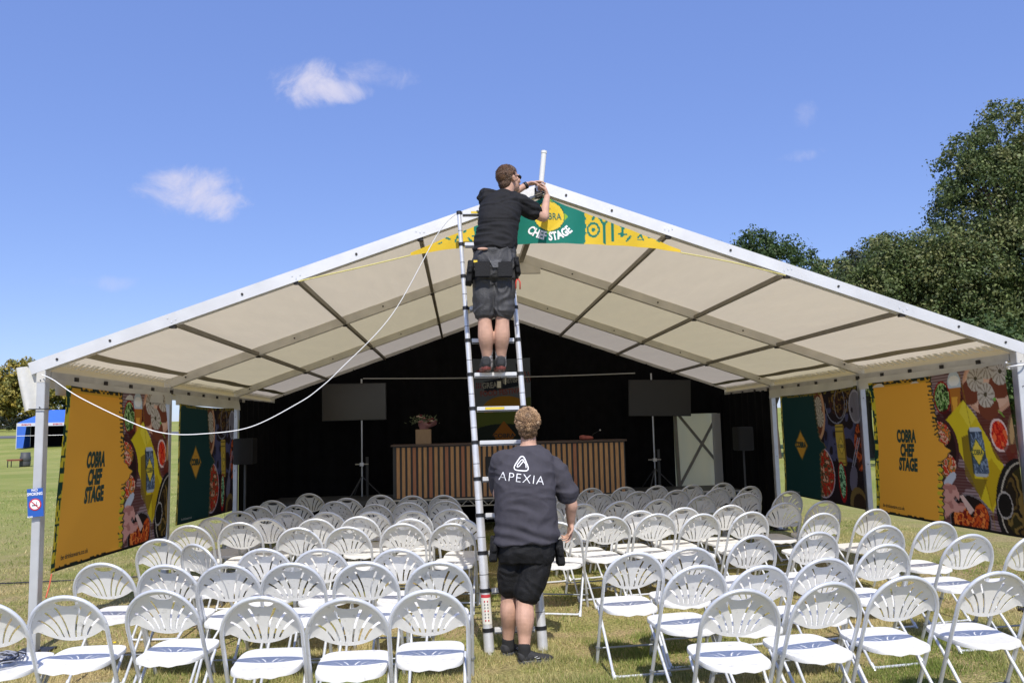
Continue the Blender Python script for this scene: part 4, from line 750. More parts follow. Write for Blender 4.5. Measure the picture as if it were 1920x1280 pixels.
# ------------------------------------------------------------------ chairs
def chair_meshes():
    Lx = .226; zsh = .625; ztop = .86
    def yl(z): return .145-.46*z if z < zsh else .145-.46*zsh-.36*(z-zsh)      # leaning line of the frame
    pts = [(-Lx+.004, yl(0)+.0, .0), (-Lx, yl(.3), .3), (-Lx, yl(zsh), zsh)]
    for k in range(1, 24):
        a = math.pi-math.pi*k/24; z = zsh+(ztop-zsh)*math.sin(a)**.92; pts.append((Lx*math.cos(a) if abs(math.cos(a)) < .999 else Lx, yl(z), z))
    pts += [(Lx, yl(zsh), zsh), (Lx, yl(.3), .3), (Lx-.004, yl(0), .0)]
    frame = MB().tube(pts, .0125, 10).mesh('frame')
    bar = MB().tube([(-Lx, yl(.13), .13), (Lx, yl(.13), .13)], .008, 8).tube([(-Lx, yl(.13)-.002, .13), (-Lx, yl(.13)-.002, .145)], .018, 8).tube([(Lx, yl(.13)-.002, .13), (Lx, yl(.13)-.002, .145)], .018, 8).mesh('crossbar')
    x1 = .203; r0 = .05
    lp_ = [(-x1, .13, .425), (-x1, .06, .36), (-x1, -.10, .19), (-x1, -.245, .03)]
    for k in range(1, 6): a = math.pi/2*k/6; lp_.append((-x1+r0*(1-math.cos(a)), -.262, .03+.0*a-.012*math.sin(a)+.0))
    lp_ += [(-x, y, z) for x, y, z in lp_[::-1]]
    rear = MB().tube(lp_, .0105, 9)
    for sx_ in (-1, 1): rear.tube([(sx_*x1, -.238, .045), (sx_*x1, -.275, .0)], .014, 8)
    rear = rear.mesh('rear_legs')
    # fan-shaped back panel with slots
    def outline():
        o = []
        for k in range(0, 41):
            a = math.pi-math.pi*k/40; o.append(((Lx-.006)*math.cos(a), zsh+.028+(ztop-zsh-.034)*max(0, math.sin(a))**.92))
        o[0] = (-Lx+.006, zsh+.035); o[-1] = (Lx-.006, zsh+.035)
        o += [(Lx-.012, zsh+.012), (Lx-.04, zsh+.018)]
        for k in range(0, 25):
            x = (Lx-.06)*(1-2*k/24); o.append((x, .578+.052*(abs(x)/(Lx-.06))**2.0))
        o += [(-Lx+.04, zsh+.018), (-Lx+.012, zsh+.012)]
        return o
    OUT = outline(); holes = []
    for sx_ in (-1, 1):
        for (bx, bz_), (tx, tz), cv in (((.018, .598), (.074, .792), .011), ((.050, .602), (.132, .762), .013), ((.084, .610), (.176, .718), .011)):
            a, b_ = Vector((bx, bz_)), Vector((tx, tz)); d = (b_-a).normalized(); n = Vector((-d.y, d.x)); w = .0066; c = []; m = 7
            for k in range(m+1): t_ = k/m; q = a.lerp(b_, t_)+n*cv*math.sin(math.pi*t_); c.append(q+n*w*(.75+.35*t_))
            for k in range(m, -1, -1): t_ = k/m; q = a.lerp(b_, t_)+n*cv*math.sin(math.pi*t_); c.append(q-n*w*(.75+.35*t_))
            holes.append([(q.x*sx_, q.y) for q in c])
    hh = [(x, .834-.010*(x/.07)**2) for x in np.linspace(-.070, .070, 9)]; hh += [(x, .826-.030*math.sqrt(max(0, 1-(x/.0705)**2))) for x in np.linspace(.064, -.064, 9)]; holes.append([(x, z) for x, z in hh])
    vv = [Vector(q) for q in OUT]; ee = [(i, (i+1) % len(OUT)) for i in range(len(OUT))]
    for h in holes: n0 = len(vv); vv += [Vector(q) for q in h]; ee += [(n0+i, n0+(i+1) % len(h)) for i in range(len(h))]
    def inside(p_, pl):
        c = False
        for i in range(len(pl)):
            (x0, y0), (x1_, y1_) = pl[i], pl[(i+1) % len(pl)]
            if (y0 > p_[1]) != (y1_ > p_[1]) and p_[0] < (x1_-x0)*(p_[1]-y0)/(y1_-y0)+x0: c = not c
        return c
    for x in np.arange(-.216, .217, .012):
        for z in np.arange(.582, .86, .012):
            if inside((x, z), OUT) and not any(inside((x, z), h) for h in holes): vv.append(Vector((x, z)))
    V2, E2, F2, *_ = delaunay_2d_cdt(vv, ee, [], 0, 1e-6)
    Fk = [f for f in F2 if inside(tuple(sum((V2[i] for i in f), Vector((0, 0)))/3), OUT) and not any(inside(tuple(sum((V2[i] for i in f), Vector((0, 0)))/3), h) for h in holes)]
    bm = bmesh.new(); bv = []
    for q in V2:
        r_ = math.hypot(q.x/.226, max(0, (q.y-.60))/.26); dish = .026*min(1, max(0, (1-r_))/.22)**.7+.012*(1-min(1, r_)**2)
        bv.append(bm.verts.new((q.x, yl(q.y)+.010+dish, q.y)))
    for f in Fk:
        try: bm.faces.new([bv[i] for i in f])
        except ValueError: pass
    for v_ in [v_ for v_ in bm.verts if not v_.link_faces]: bm.verts.remove(v_)
    bmesh.ops.recalc_face_normals(bm, faces=bm.faces)
    r = bmesh.ops.extrude_face_region(bm, geom=bm.faces[:]); bmesh.ops.translate(bm, vec=(0, -.007, 0), verts=[e for e in r['geom'] if isinstance(e, bmesh.types.BMVert)])
    bmesh.ops.recalc_face_normals(bm, faces=bm.faces); back = bpy.data.meshes.new('backrest'); bm.to_mesh(back); bm.free()
    # seat
    def seat_out(ins=0.0):
        o = []
        for k in range(64):
            a = 2*math.pi*k/64; c, s = math.cos(a), math.sin(a); e = .42 if s > 0 else .55
            x = math.copysign(abs(c)**e, c); y = math.copysign(abs(s)**e, s); wx = .198+(.006 if y > 0 else 0)
            x *= wx-ins; y = y*(.235-ins); 
            if y < 0: y = y*1.02
            o.append((x, y+.045))
        return o
    def zr(x, y): return .447-.012*(1-min(1, (x/.2)**2+(y/.2)**2))+.010*max(0, y/.2)
    rings = []
    for ins, dz in ((.012, -.030), (0, -.028), (-.001, -.012), (.002, -.003), (.010, 0), (.03, -.001), (.07, -.0), (.12, 0), (.17, 0)):
        rings.append([Vector((x, y, zr(x, y)+dz-(.010*max(0, math.sin(6*abs(x)/.2)) if dz < -.02 and y < 0 else 0))) for x, y in seat_out(ins)])
    seat = MB().rings(rings).mesh('seat')
    for me, m_ in ((frame, M_tube), (bar, M_bar), (rear, M_tube), (back, M_white), (seat, M_white)): me.materials.append(m_)
    for me in (frame, bar, rear, back, seat):
        me.polygons.foreach_set('use_smooth', [True]*len(me.polygons))
        try: me.set_sharp_from_angle(angle=R(50))
        except Exception: pass
    return [('frame', frame), ('crossbar', bar), ('rear_legs', rear), ('backrest', back), ('seat', seat)]
def vary(m, k):
    t = m.node_tree; b = t.nodes['Principled BSDF']; oi = N(t, 'ShaderNodeObjectInfo'); old = b.inputs['Base Color'].links[0].from_socket if b.inputs['Base Color'].links else None
    mr = N(t, 'ShaderNodeMapRange'); t.links.new(oi.outputs['Random'], mr.inputs[0]); mr.inputs[3].default_value = 1-k; mr.inputs[4].default_value = 1+k*.3
    tc = N(t, 'ShaderNodeTexCoord'); nz = N(t, 'ShaderNodeTexNoise', noise_dimensions='4D'); nz.inputs['Scale'].default_value = 26; nz.inputs['Detail'].default_value = 8; t.links.new(tc.outputs['Object'], nz.inputs['Vector']); mw = N(t, 'ShaderNodeMath', operation='MULTIPLY'); t.links.new(oi.outputs['Random'], mw.inputs[0]); mw.inputs[1].default_value = 60; t.links.new(mw.outputs[0], nz.inputs['W'])
    m2 = N(t, 'ShaderNodeMapRange'); t.links.new(nz.outputs['Fac'], m2.inputs[0]); m2.inputs[1].default_value = .60; m2.inputs[2].default_value = .72; m2.inputs[3].default_value = 1; m2.inputs[4].default_value = .72
    mm_ = N(t, 'ShaderNodeMath', operation='MULTIPLY'); t.links.new(mr.outputs[0], mm_.inputs[0]); t.links.new(m2.outputs[0], mm_.inputs[1])
    sc_ = N(t, 'ShaderNodeVectorMath', operation='SCALE'); t.links.new(mm_.outputs[0], sc_.inputs['Scale']); t.links.new(old, sc_.inputs[0]); t.links.new(sc_.outputs[0], b.inputs['Base Color'])
vary(M_white, .10); vary(M_tube, .14)
CHM = chair_meshes()
def chair(x, y, rz, label, group, z=None):
    T = thing('folding_chair', label, 'chair', (x, y, float(hgt(x, y)) if z is None else z), rz, group)
    for nm, me in CHM:
        o = bpy.data.objects.new(nm, me); COL.objects.link(o); o.parent = T
    return T
# plan positions of the top of each backrest
CL = [[(-3.54, -2.3), (-3.14, -2.2), (-2.62, -2.14), (-1.94, -2.49), (-1.44, -2.63), (-1.0, -2.49)],
      [(-3.46, -0.96), (-2.93, -1.16), (-2.47, -1.26), (-2.0, -1.35), (-1.48, -1.44), (-0.97, -1.54)],
      [(-3.48, 0.24), (-3.06, -0.12), (-2.39, -0.54), (-1.92, -0.68), (-1.3, -0.84)],
      [(-3.54, 1.22), (-3.09, 1.38), (-2.39, 0.84), (-1.92, 0.84), (-1.4, 1.01), (-0.91, 0.88)],
      [(-3.52, 1.99), (-2.92, 1.77), (-2.36, 1.61), (-1.92, 1.75), (-1.35, 1.43), (-0.84, 1.34)],
      [(-3.45, 2.7), (-2.84, 2.46), (-2.36, 2.32), (-1.84, 2.23), (-1.37, 2.2), (-0.94, 2.26)],
      [(-3.42, 3.42), (-2.92, 3.41), (-2.48, 3.71), (-1.89, 3.08), (-1.48, 3.16), (-1.02, 3.23)],
      [(-3.42, 4.27), (-3.1, 5.24), (-2.39, 4.17), (-1.96, 4.46), (-1.49, 4.12), (-1.06, 4.05)]]
CR = [[(0.74, -2.74), (1.29, -2.63), (1.79, -2.54), (2.35, -2.53)],
      [(0.73, -1.92), (1.13, -2.0), (1.64, -1.81), (2.3, -1.36), (3.12, -1.09), (3.53, -1.25)],
      [(0.45, -1.31), (0.9, -1.14), (1.58, -0.64), (2.12, -0.61), (2.82, -0.36), (3.38, -0.23)],
      [(0.10, .62), (0.67, 0.86), (1.16, 0.97), (1.59, 0.85), (2.12, 0.94), (2.76, 0.71), (3.44, 0.98)],
      [(0.56, 1.19), (1.06, 1.31), (1.58, 1.49), (2.15, 1.67), (2.83, 1.83), (3.34, 1.93)],
      [(0.17, 2.2), (0.61, 2.35), (1.1, 2.54), (1.6, 2.66), (2.23, 2.98), (2.84, 3.1), (3.42, 3.14)],
      [(0.13, 3.3), (0.6, 3.4), (1.07, 3.82), (1.63, 3.99), (2.17, 3.98), (2.74, 3.96), (3.24, 4.07)],
      [(0.16, 4.5), (0.65, 4.6), (1.11, 4.8), (1.61, 4.82), (2.1, 4.84), (2.61, 4.75), (3.12, 4.89)]]
OW = ['first', 'second', 'third', 'fourth', 'fifth', 'sixth', 'seventh', 'eighth']
YL, YR = [-3, -4, -3, -4, -5, -5, -6, -6], [6, 8, 9, 10, 12, 12, 14, 14]
for side, CC, YY in (('left', CL, YL), ('right', CR, YR)):
    for i, row in enumerate(CC):
        for j, (x, y) in enumerate(row):
            yaw = YY[i]+random.uniform(-4, 4)
            if side == 'left' and i == 2 and j == 1: yaw = -33
            if side == 'right' and i == 3 and j == 0: yaw = -16
            th = R(yaw); yt = -.145-.0          # local y of the backrest top
            lt = .145-.46*.625-.36*.235
            bx, by = x-(-math.sin(th))*lt, y-math.cos(th)*lt
            rown = 'nearest row' if i == 0 else ('farthest row' if i == len(CC)-1 else '%s row from the camera' % OW[i])
            lb = 'white folding chair, %s block, %s, %s from the left' % (side, rown, OW[j] if j < len(row)-1 else 'last')
            if side == 'left' and i == 0 and j == 0: lb = 'white folding chair at the left frame edge with a cable coil on its seat'
            if side == 'left' and i == 2 and j == 1: lb = 'white folding chair turned askew to the right in the left block'
            if side == 'left' and i == 7 and j == 1: lb = 'white folding chair set back alone beyond the farthest left row near the screen pole'
            chair(bx, by, th, lb, 'white fan-backed folding chairs in the %s block' % side)
# coil on the edge chair
cx_, cy_ = -3.62, -2.0; mb = MB((cx_, cy_, .46))
for k in range(9):
    r = .075+.011*k+random.uniform(-.01, .01); n = 30; ox, oy = random.uniform(-.01, .01), random.uniform(-.01, .01)
    mb.tube([(cx_+ox+r*math.cos(6.2832*i/n), cy_+oy+r*.95*math.sin(6.2832*i/n), .458+.004*(k % 3)+.012*random.random()) for i in range(n)], .0045, 6, k % 2, closed=True)
tag(mb.build('cable_coil', [mat('grey_cable', (.25, .26, .3), .5), M_dark]), 'coil of grey and black cable lying on the leftmost near chair', 'cable coil')
mb = MB((-2.95, -2.9, 0)); 
# dandelion
P_ = at(215, 1209, z=.03); mb = MB((P_.x, P_.y, 0)); mb.tube([(P_.x, P_.y, 0), (P_.x, P_.y, .05)], .0015, 5, 1); mb.ellipsoid((P_.x, P_.y, .055), (.014, .014, .006), 10, 5); tag(mb.build('dandelion', [mat('dandelion_yellow', (.8, .6, .02), .6), mat('stem_green', (.1, .2, .05), .6)]), 'single yellow dandelion in the grass between the near left chairs', 'flower')
# ------------------------------------------------------------------ people
def union(name, m, parent, shapes, voxel, smooth=3, wr=0.0, wf=9.0, ws=(1, 1, 1), fold=None):
    """shapes (an MB) fused into ONE continuous skin; wr gives cloth wrinkles"""
    me = shapes.mesh(name); o = bpy.data.objects.new(name, me); COL.objects.link(o)
    md = o.modifiers.new('r', 'REMESH'); md.mode = 'VOXEL'; md.voxel_size = voxel
    m2 = o.modifiers.new('s', 'SMOOTH'); m2.iterations = smooth; m2.factor = .6
    dg = bpy.context.evaluated_depsgraph_get(); dg.update(); me2 = bpy.data.meshes.new_from_object(o.evaluated_get(dg)); bpy.data.objects.remove(o); bpy.data.meshes.remove(me)
    if wr:
        nr = [v.normal.copy() for v in me2.vertices]
        for v, n in zip(me2.vertices, nr):
            p = Vector((v.co.x*ws[0], v.co.y*ws[1], v.co.z*ws[2]))*wf
            p2 = p+Vector((noise.noise(p*.6), noise.noise(p*.6+Vector((9, 0, 0))), noise.noise(p*.6+Vector((0, 9, 0)))))*1.3
            k = 1-abs(noise.noise(p2))*2.2; d = wr*(k*.8+.5*noise.noise(p2*2.1))
            if fold: d += fold(v.co)
            v.co += n*d
    me2.update(); o = link(name, me2, m, parent, True); return o
def ell_ring(c, rx, ry, ax, ay, n=20, sq=2.0):
    c, ax, ay = Vector(c), Vector(ax).normalized(), Vector(ay).normalized(); r = []
    for k in range(n):
        a = 2*math.pi*k/n; ca, sa = math.cos(a), math.sin(a); r.append(c+ax*rx*math.copysign(abs(ca)**(2/sq), ca)+ay*ry*math.copysign(abs(sa)**(2/sq), sa))
    return r
def limb(mb, pts, rad, n=14):
    """rounded tapered limb"""
    P, Q = [Vector(p) for p in pts], list(rad); q = []; rr = []
    for i in range(len(P)-1):
        p0, p1, p2, p3 = P[max(i-1, 0)], P[i], P[i+1], P[min(i+2, len(P)-1)]; r0, r1, r2, r3 = Q[max(i-1, 0)], Q[i], Q[i+1], Q[min(i+2, len(P)-1)]
        for k in range(5):
            t_ = k/5; f = lambda a, b_, c, d: .5*((2*b_)+(c-a)*t_+(2*a-5*b_+4*c-d)*t_*t_+(3*b_-a-3*c+d)*t_**3)
            q.append(f(p0, p1, p2, p3)); rr.append(max(.003, f(r0, r1, r2, r3)))
    q.append(P[-1]); rr.append(Q[-1]); d0 = (q[0]-q[1]).normalized(); d1 = (q[-1]-q[-2]).normalized()
    q = [q[0]+d0*rr[0]*.85, q[0]+d0*rr[0]*.5]+q+[q[-1]+d1*rr[-1]*.5, q[-1]+d1*rr[-1]*.85]; rr = [rr[0]*.45, rr[0]*.84]+rr+[rr[-1]*.84, rr[-1]*.45]
    mb.tube(q, rr, n); return mb
def head(mb, c, rot, s=1.0):
    """skull, jaw, nose, brow, lips, ears; local +y is the way the face looks"""
    c = Vector(c); A = lambda x, y, z: c+rot @ (Vector((x, y, z))*s)
    mb.ellipsoid(A(0, -.008, .035), (.076*s, .096*s, .086*s), 20, 14, 0, rot); mb.ellipsoid(A(0, .022, -.030), (.060*s, .072*s, .082*s), 18, 12, 0, rot); mb.ellipsoid(A(0, .058, -.085), (.030*s, .030*s, .026*s), 12, 8, 0, rot)
    mb.ellipsoid(A(0, .086, .028), (.050*s, .014*s, .012*s), 12, 8, 0, rot); limb(mb, [A(0, .086, .015), A(0, .103, -.012), A(0, .110, -.024)], [.008*s, .011*s, .013*s], 8); mb.ellipsoid(A(0, .092, -.055), (.024*s, .010*s, .010*s), 10, 6, 0, rot)
    for q in (-1, 1):
        mb.ellipsoid(A(q*.046, .058, -.018), (.022*s, .022*s, .026*s), 10, 7, 0, rot); mb.ellipsoid(A(q*.079, -.004, -.002), (.010*s, .020*s, .031*s), 12, 8, 0, rot); mb.ellipsoid(A(q*.086, -.010, .010), (.007*s, .014*s, .017*s), 10, 6, 0, rot)
    return A
def face(T, A, s, rot, shades=False):
    for q in (-1, 1):
        if not shades:
            mb = MB(); mb.ellipsoid(A(q*.032, .080, .006), (.0125*s, .010*s, .009*s), 12, 8, 0, rot); mb.ellipsoid(A(q*.032, .0885, .006), (.005*s, .003*s, .005*s), 10, 6, 1, rot); mb.build('eye', [mat('eye_white', (.7, .68, .65), .3), mat('iris', (.06, .08, .09), .3)], T, True)
        limb(MB(), [A(q*.016, .094, .026), A(q*.034, .093, .031), A(q*.052, .083, .024)], [.003, .004, .002], 6).build('eyebrow', M_hair1 if shades else M_hair2, T, True)
    limb(MB(), [A(-.022, .092, -.055), A(0, .101, -.054), A(.022, .092, -.055)], [.002, .005, .002], 8).build('mouth', mat('lip', (.42, .17, .14), .5), T, True)
def hair(T, A, rot, m, s=1.0, length=.012, curly=False, seed=1, low=-.03):
    """scalp cap displaced by noise plus many short locks"""
    r2 = random.Random(seed); mb = MB(); c0 = A(0, -.012, .035)
    cap = MB(); cap.ellipsoid(A(0, -.014, .042), (.082*s, .100*s, .092*s), 30, 20, 0, rot); cap.ellipsoid(A(0, -.048, .0+low*.5), (.064*s, .058*s, .070*s), 20, 14, 0, rot)
    me = cap.mesh('hair'); inv = rot.transposed(); cc = A(0, 0, 0)
    o = union('hair', m, T, cap, .006, 9); bm = bmesh.new(); bm.from_mesh(o.data); kill = []
    for v in bm.verts:
        l = inv @ (v.co-cc)/s
        hl = .062 if l.y > .02 else low+(.052*(max(0, l.y+.06)/.08))-.03*max(0, -l.y-.02)/.06   # hairline
        if abs(l.x) > .055 and -.03 < l.y < .02: hl = max(hl, .012)
        if l.z < hl: kill.append(v)
        d = (v.co-c0).normalized(); f = 190 if curly else 190
        v.co += d*(length*(.5+.55*abs(noise.noise(v.co*f*.5))+(1.1*abs(noise.noise(v.co*24)+.5*noise.noise(v.co*50)) if curly else .5*abs(noise.noise(v.co*50))))*(1.15 if curly else .8)*(1 if l.z > hl+.012 else .2))
    bmesh.ops.delete(bm, geom=kill, context='VERTS'); bm.to_mesh(o.data)
    pts = [(v.co.copy(), (v.co-c0).normalized()) for v in bm.verts]; bm.free()
    vs = []; fs = []; tn = []; lo, hi = ((.13, .07, .035), (.62, .40, .22)) if curly else ((.05, .027, .014), (.24, .125, .06))
    for _ in range(3800 if curly else 3400):
        p, n = r2.choice(pts); l = inv @ (p-cc)/s; t_ = (rot @ Vector((r2.gauss(0, .9 if curly else .35), .9 if l.z > .07 else .1, -.5 if l.z < .07 else .1))); t_ = (t_-n*t_.dot(n)).normalized(); L = length*r2.uniform(.7, 1.9)*(1 if l.z > 0 else .6); tk = min(1, max(0, .42+.9*noise.noise(p*26)+r2.gauss(0, .22)+(l.z*1.6 if curly else 0))); tn += [tuple(a_+(b__-a_)*tk for a_, b__ in zip(lo, hi))]*5; w = n.cross(t_).normalized()*(.0018 if curly else .0014)*s
        up = n*(.36 if curly else .24)*L; e = p+t_*L+up; mid = p+t_*L*.55+up*1.2; k = len(vs); vs += [p-w-n*.002, p+w-n*.002, mid+w, mid-w, e]; fs += [(k, k+1, k+2, k+3), (k+3, k+2, k+4)]
    me = MB().add(vs, fs).mesh('hair_locks'); at_ = me.color_attributes.new('tint', 'FLOAT_COLOR', 'POINT'); at_.data.foreach_set('color', np.hstack([np.array(tn), np.ones((len(tn), 1))]).astype(np.float32).ravel()); link('hair_locks', me, mat('hair_strands', (.3, .2, .1), .45, attr='tint', transl=.15), T)
    return o
def hand(mb, wrist, palm_dir, nrm, side, curls, s=1.0, spread=.16, thumb=.7):
    """palm plus five fingers; nrm is the palm's inner side, curls bend fingers towards it"""
    w = Vector(wrist); d = Vector(palm_dir).normalized(); n = Vector(nrm); n = (n-d*n.dot(d)).normalized(); x = d.cross(n)*side
    pc = w+d*.048*s
    rot = Matrix((x, d, n)).transposed(); mb.ellipsoid(pc, (.040*s, .054*s, .016*s), 16, 10, 0, rot); mb.ellipsoid(w+d*.03*s+x*.022*s, (.020*s, .032*s, .018*s), 12, 8, 0, rot)
    L = [(.030, .92), (.010, 1.0), (-.011, .94), (-.030, .76)]
    for i, (ox, ln) in enumerate(L):
        p = w+d*.088*s+x*ox*s; dd = (d+x*(ox*spread/.03)).normalized(); c = curls[i]; q = [p-dd*.015*s]; r = [.0098*s]; a = 0
        for j, sl in enumerate((.042, .027, .021)):
            q.append(p); r.append((.0092, .0085, .0076)[j]*s); a += c*(.9, 1.1, .7)[j]; p = p+(dd*math.cos(a)+n*math.sin(a))*sl*ln*s
        q.append(p); r.append(.0068*s); limb(mb, q, r, 9)
    p = w+d*.028*s+x*.034*s; t1 = (d*.62+x*.62+n*.35*thumb).normalized(); t2 = (d*.85+x*.15+n*.75*thumb).normalized()
    limb(mb, [p-t1*.01*s, p+t1*.030*s, p+t1*.032*s+t2*.026*s, p+t1*.032*s+t2*.048*s], [.0135*s, .0115*s, .0098*s, .008*s], 9)
def shoe(T, heel, toe, up, mats, w=.048, laces=True, logo=False, h=.075):
    heel, toe = Vector(heel), Vector(toe); d = (toe-heel); L = d.length; d.normalize(); u = Vector(up); x = d.cross(u).normalized(); u = x.cross(d)
    A = lambda a, b_, c: heel+d*a*L+x*b_+u*c
    prof = [(0.0, .55, .3, .95), (.06, .80, 0.0, 1.05), (.18, .88, -.01, 1.1), (.32, .86, 0, 1.12), (.48, .92, 0, .86), (.62, 1.0, 0, .66), (.78, 1.02, 0, .54), (.90, .86, .02, .46), (.98, .5, .1, .34)]
    rg = []
    for a, ww, z0, z1 in prof:
        c = A(a, 0, h*(z0+z1)/2+.012); r = ell_ring(c, w*ww, h*(z1-z0)/2, x, u, 16, 2.5); rg.append(r)
    mb = MB(); mb.rings(rg); up_ = union('shoe', mats[0], T, mb, .006, 3, .0012, 50)
    rg = []
    for c, k in ((0, .93), (.006, 1.0), (.022, 1.0), (.028, .94)):
        r = []
        for i in range(28):
            a = 2*math.pi*i/28; t_ = (1-math.cos(a))/2; ww = np.interp(t_, [0, .1, .3, .5, .7, .9, 1], [.0, .80, .9, .88, 1.05, .85, 0]); sgn = 1 if math.sin(a) >= 0 else -1; r.append(A(t_*1.02-.01, sgn*ww*w*k, c))
        rg.append(r)
    MB().rings(rg).build('sole', mats[1], up_, True)
    if laces:
        mb = MB()
        for k in range(4): a = .40+.07*k; z = h*np.interp(a, [.32, .48, .62], [1.12, .86, .68])+.014; mb.tube([A(a, -w*.45, z-.008), A(a, 0, z), A(a+.02, w*.45, z-.008)], .0025, 6)
        mb.build('laces', M_dark, up_)
    if logo:
        mb = MB()
        for q in (-1, 1): mb.tube([A(.42, q*w*.93, .050), A(.50, q*w*.99, .056), A(.47, q*w*1.0, .040), A(.56, q*w*1.02, .044)], .003, 6)
        mb.build('side_mark', mat('shoe_mark', (.45, .45, .45), .5), up_)
    return up_
def pouch(T, c, rot, sz, nm='tool_pouch', extra=True):
    mb = MB(T.location); mb.box(c, sz, 0, rot); mb.box(Vector(c)+rot @ Vector((0, -sz[1]*.5, -sz[2]*.12)), (sz[0]*.8, sz[1]*.6, sz[2]*.62), 0, rot); mb.box(Vector(c)+rot @ Vector((0, -sz[1]*.75, sz[2]*.1)), (sz[0]*.5, sz[1]*.4, sz[2]*.3), 0, rot)
    return union(nm, M_short2, T, mb, .007, 5, .004, 14)
X3, Y3, Z3 = Vector((1, 0, 0)), Vector((0, 1, 0)), Vector((0, 0, 1))
# --- the man on the ladder
def man_on_ladder():
    T = thing('person', 'man in black t-shirt and grey work shorts high on the ladder fixing the antenna', 'person', tuple(lp(-1, 2.225)+Vector((.2, -.1, .04)))); org = Vector(T.location); T0 = T
    class Sh(MB): pass
    yb = -.60
    aL, aR = at(914, 676, y=-.57), at(939, 676, y=-.57); kL, kR = at(909, 604, y=-.63), at(942, 603, y=-.63); hL, hR = at(909, 515, y=-.62), at(944, 515, y=-.62)
    pel = at(927, 492, y=-.61); wai = at(929, 458, y=-.58); che = at(935, 410, y=-.52); upc = at(942, 382, y=-.47); nek = at(950, 364, y=-.44); hd = at(954.5, 338, y=-.42)
    sL, sR = at(912, 372, y=-.42), at(975, 381, y=-.46); eR = at(1019, 408, y=-.36); wR = at(1026, 368, y=-.24); eL = at(945, 372, y=-.20); wL = at(989, 346, y=-.16)
    sk = MB(org)
    for a, k, h_ in ((aL, kL, hL), (aR, kR, hR)):
        limb(sk, [a+Vector((0, .01, -.05)), a, a.lerp(k, .30), a.lerp(k, .62)+Vector((0, -.018, 0)), k, k.lerp(h_, .35), h_], [.034, .037, .050, .066, .057, .068, .078])
    sk.rings([ell_ring(pel+Z3*-.06, .15, .10, X3, Y3), ell_ring(pel, .165, .115, X3, Y3), ell_ring(wai, .145, .10, X3, Y3), ell_ring(che, .165, .11, X3, Y3), ell_ring(upc, .16, .095, X3, Y3), ell_ring(nek-Z3*.01, .07, .06, X3, Y3)])
    limb(sk, [upc, nek, hd+Vector((0, -.01, -.05))], [.07, .056, .054])
    for s_, e, w in ((sR, eR, wR), (sL, eL, wL)): limb(sk, [s_, s_.lerp(e, .5), e, e.lerp(w, .35), w], [.052, .046, .040, .038, .026])
    rot = Euler((R(14), 0, R(-58))).to_matrix(); A = head(sk, hd, rot, 1.0)
    tgt = at(1018, 352, y=-.15)
    hand(sk, wR, tgt-wR+Z3*.10, Vector((-1, .25, .1)), 1, [.75, .85, .9, 1.0], .98, thumb=1.1)
    hand(sk, wL, Vector((1, .10, .22)), Vector((.15, -.1, -1)), -1, [.35, .55, .75, .85], .98, thumb=1.0)
    union('body', M_skin, T, MBshift(sk, org), .0052, 3)
    sub = Parts(T, org)
    # shirt
    sh = MB(org)
    sh.rings([ell_ring(at(926, 470, y=-.60), .176, .130, X3, Y3, 24, 2.3), ell_ring(at(928, 462, y=-.59), .180, .132, X3, Y3, 24, 2.3), ell_ring(at(932, 435, y=-.56), .166, .125, X3, Y3, 24, 2.3), ell_ring(at(936, 408, y=-.53), .172, .128, X3, Y3, 24, 2.3), ell_ring(at(940, 388, y=-.49), .178, .118, X3, Y3, 24, 2.3), ell_ring(at(943, 372, y=-.46), .155, .100, X3, Y3, 24), ell_ring(at(948, 361, y=-.44), .085, .078, X3, Y3, 24)])
    limb(sh, [sR+Vector((-.06, 0, .01)), sR, sR.lerp(eR, .55)], [.075, .075, .074]); limb(sh, [sL+Vector((.06, 0, 0)), sL, sL.lerp(eL, .5)], [.078, .078, .07])
    union('t_shirt', M_shirt1, T, MBshift(sh, org), .007, 3, .0150, 7.5, (.7, 1, 1.6))
    # shorts
    st = MB(org); st.rings([ell_ring(wai+Z3*.035, .155, .115, X3, Y3, 24, 2.4), ell_ring(wai, .160, .12, X3, Y3, 24, 2.4), ell_ring(pel, .185, .138, X3, Y3, 24, 2.4), ell_ring(pel-Z3*.09, .188, .135, X3, Y3, 24, 2.6), ell_ring(pel-Z3*.15, .18, .12, X3, Y3, 24, 2.6)])
    for k, h_, dx in ((kL, hL, -.004), (kR, hR, .004)): limb(st, [h_+Z3*.02, h_.lerp(k, .4)+X3*dx, h_.lerp(k, .78)+X3*dx], [.092, .094, .088])
    so_ = union('shorts', M_short1, T, MBshift(st, org), .007, 2, .0115, 11, (1, 1, .9))
    for k, h_ in ((kL, hL), (kR, hR)):
        c = h_.lerp(k, .93); MB(org).rings([ell_ring(c+Z3*z, r, r*.97, X3, Y3, 22) for z, r in ((-.012, .078), (-.014, .0905), (.004, .0915), (.018, .089))]).build('hem', M_short1, reparent(so_), True) if False else None
    # back pockets, belt, patch
    mb = MB(org); mb.rings([ell_ring(wai+Z3*(.012+z), .166, .126, X3, Y3, 28, 2.4) for z in (-.02, .02)]); sub(mb.build('belt', M_dark, T, True))
    for u0 in (905, 947): c = at(u0, 505, y=-.765); r_ = Euler((R(-6), 0, 0)).to_matrix(); sub(MB(org).box(c, (.125, .02, .135), 0, r_).build('pocket', M_short2, T, bevel=.008))
    c = at(891.5, 490, y=-.76); sub(MB(org).box(c, (.03, .006, .018)).build('brand_patch', M_yellow, T))
